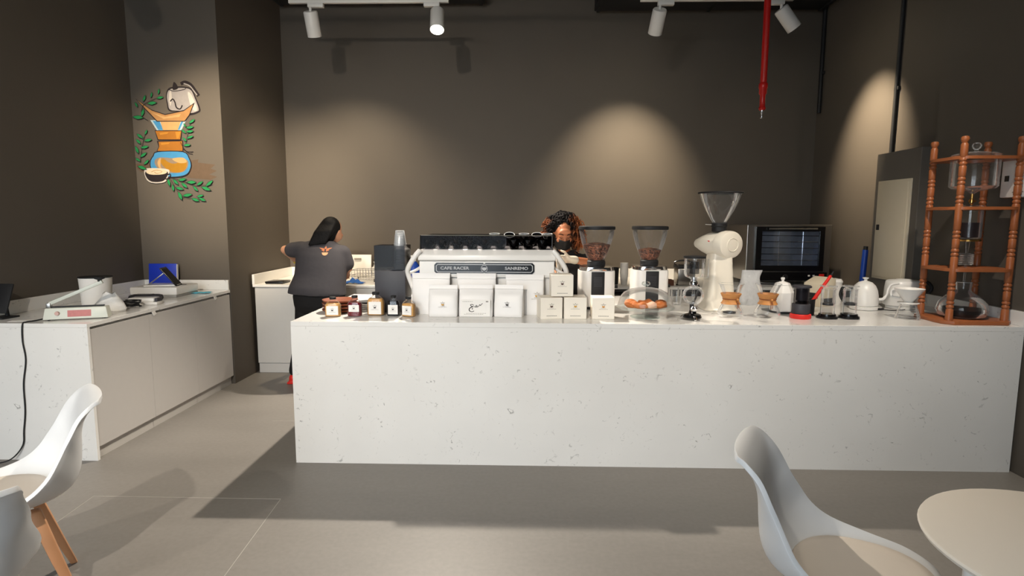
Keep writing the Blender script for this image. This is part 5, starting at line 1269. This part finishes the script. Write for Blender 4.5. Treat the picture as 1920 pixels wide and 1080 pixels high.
t_ = MB(); eloft(t_, [((.36, 5.12, .86), .19, .13, 0), ((.36, 5.12, .76), .20, .14, 0), ((.36, 5.12, .68), .17, .12, 0)])
for hx, ax in ((.27, .26), (.45, .47)): t_.cap((hx, 5.12, .74), (hx, 5.13, .46), .10, .078); t_.cap((hx, 5.13, .46), (ax, 5.16, .11), .076, .058)
remesh(t_, 'trousers', PANTS, p2, .013, 6, o2)
for ax in (.26, .47):
    remesh(MB().cap((ax, 5.18, .05), (ax, 5.04, .04), .044, .04).box(ax - .043, ax + .043, 5.0, 5.22, 0, .022), 'shoe', BLACKM, p2, .008, 4, o2)
# mask
mk = MB(); rows_ = []
for i in range(9):
    z = -.118 + i * .0125; row = []
    for j in range(17):
        a = -1.25 + j * 2.5 / 16; k = max(0, 1 - (z / .125) ** 2) ** .5 if z < 0 else 1
        rx, ry = .084 * (.80 + .2 * k), (.106 if z > -.09 else .098) * (.86 + .14 * k)
        bul = .016 * math.exp(-(a / .35) ** 2) * (1 if -.1 < z < 0 else .5)
        row.append(H(rx * math.sin(a), -(ry + bul) * math.cos(a) - .004, z))
    rows_.append(row)
mk.add([v for r_ in rows_ for v in r_], [(i * 17 + j, i * 17 + j + 1, (i + 1) * 17 + j + 1, (i + 1) * 17 + j) for i in range(8) for j in range(16)])
mk.xf(Matrix.Translation(-Vector(o2))); mko = mk.build('face_mask', mat('black_mask', (26, 26, 27), .8), p2, angle=80)
sm = mko.modifiers.new('thickness', 'SOLIDIFY'); sm.thickness = .003; sm.offset = 1
for k in (-1, 1):
    lp = MB().tube([H(k * .08, -.03, -.03) - Vector(o2), H(k * .089, .0, -.005) - Vector(o2), H(k * .088, .03, .0) - Vector(o2)], .0018, 6); lp.build('ear_loop', BLACKM, mko)
    ey = MB().tube(smoothline([H(k * .019, -.0965, .0025) - Vector(o2), H(k * .033, -.0975, -.001) - Vector(o2), H(k * .047, -.088, .003) - Vector(o2)], 4), .0022, 6); ey.build('eyelashes', HAIRB, p2)
    ew = MB().tube(smoothline([H(k * .016, -.101, .028) - Vector(o2), H(k * .034, -.097, .034) - Vector(o2), H(k * .055, -.082, .030) - Vector(o2)], 4), [.0035] * 8 + [.002], 6); ew.build('eyebrow', HAIRB, p2)
# curly hair
def curl_mat():
    m = bpy.data.materials.new('curly_hair'); m.use_nodes = True; nt = m.node_tree; N = nt.nodes; L = nt.links; b = N['Principled BSDF']; b.inputs['Roughness'].default_value = .65; b.inputs['Specular IOR Level'].default_value = .2
    tc = N.new('ShaderNodeTexCoord'); sx_ = N.new('ShaderNodeSeparateXYZ'); no = N.new('ShaderNodeTexNoise'); no.inputs['Scale'].default_value = 14
    L.new(tc.outputs['Object'], sx_.inputs[0]); L.new(tc.outputs['Object'], no.inputs['Vector'])
    ax_ = N.new('ShaderNodeMath'); ax_.operation = 'ADD'; ax_.inputs[1].default_value = .075; L.new(sx_.outputs['X'], ax_.inputs[0])
    ab = N.new('ShaderNodeMath'); ab.operation = 'ABSOLUTE'; L.new(ax_.outputs[0], ab.inputs[0])
    md = N.new('ShaderNodeMath'); md.operation = 'MULTIPLY_ADD'; md.inputs[1].default_value = .22; L.new(no.outputs['Fac'], md.inputs[0]); L.new(ab.outputs[0], md.inputs[2])
    rp = N.new('ShaderNodeValToRGB'); rp.color_ramp.elements[0].position = .21; rp.color_ramp.elements[0].color = (*lin((20, 15, 14)), 1)
    rp.color_ramp.elements[1].position = .32; rp.color_ramp.elements[1].color = (*lin((168, 94, 50)), 1)
    L.new(md.outputs[0], rp.inputs[0]); L.new(rp.outputs[0], b.inputs['Base Color'])
    return m
CURL = curl_mat(); rs = random.Random(11); hv = Vector((.316, 5.075, 1.455)); cu = MB()
n_ = 0
while n_ < 520:
    d = Vector((rs.gauss(0, 1), rs.gauss(0, 1), rs.gauss(0, 1))).normalized()
    if d.z < -.75: continue
    if d.y < -.35 and d.z < .42 and -.62 < d.x < .40: continue
    n_ += 1
    R0 = Vector((.085, .10, .105)); R1 = Vector((.225, .17, .172)) * rs.uniform(.76, 1.0)
    a = hv + Vector((d.x * R0.x, d.y * R0.y, d.z * R0.z)); e_ = hv + Vector((d.x * R1.x, d.y * R1.y * (1 if d.y > 0 else .9), d.z * R1.z)) + Vector((0, 0, -.01 - (.05 + .03 * rs.random()) * (1 - max(0, d.z))))
    if d.y < -.3 and e_.z < 1.46 and abs(e_.x - .30) < .085: continue
    ax = (e_ - a).normalized(); u = ax.cross(Vector((.3, .8, .5))).normalized(); v = ax.cross(u); ph = rs.uniform(0, 6.28); rr_ = rs.uniform(.011, .018); tn = rs.uniform(2.0, 3.2)
    path = [a.lerp(e_, t) - Vector(o2) + (u * math.cos(ph + tn * 6.28 * t) + v * math.sin(ph + tn * 6.28 * t)) * rr_ * min(1, 3 * t + .2) + Vector((0, 0, .03 * math.sin(PI * t))) for t in [i / 17 for i in range(18)]]
    cu.tube(path, [.0062] * 13 + [.0055, .005, .0042, .003, .002], 5)
cu.build('curls', CURL, p2, angle=180)
cp = MB().ell(H(0, .024, .030), (.088, .094, .090), 22, 14, RT).ell(H(0, .05, -.03), (.092, .075, .09), 18, 10, RT)
remesh(cp, 'hair_cap', CURL, p2, .009, 2, o2)
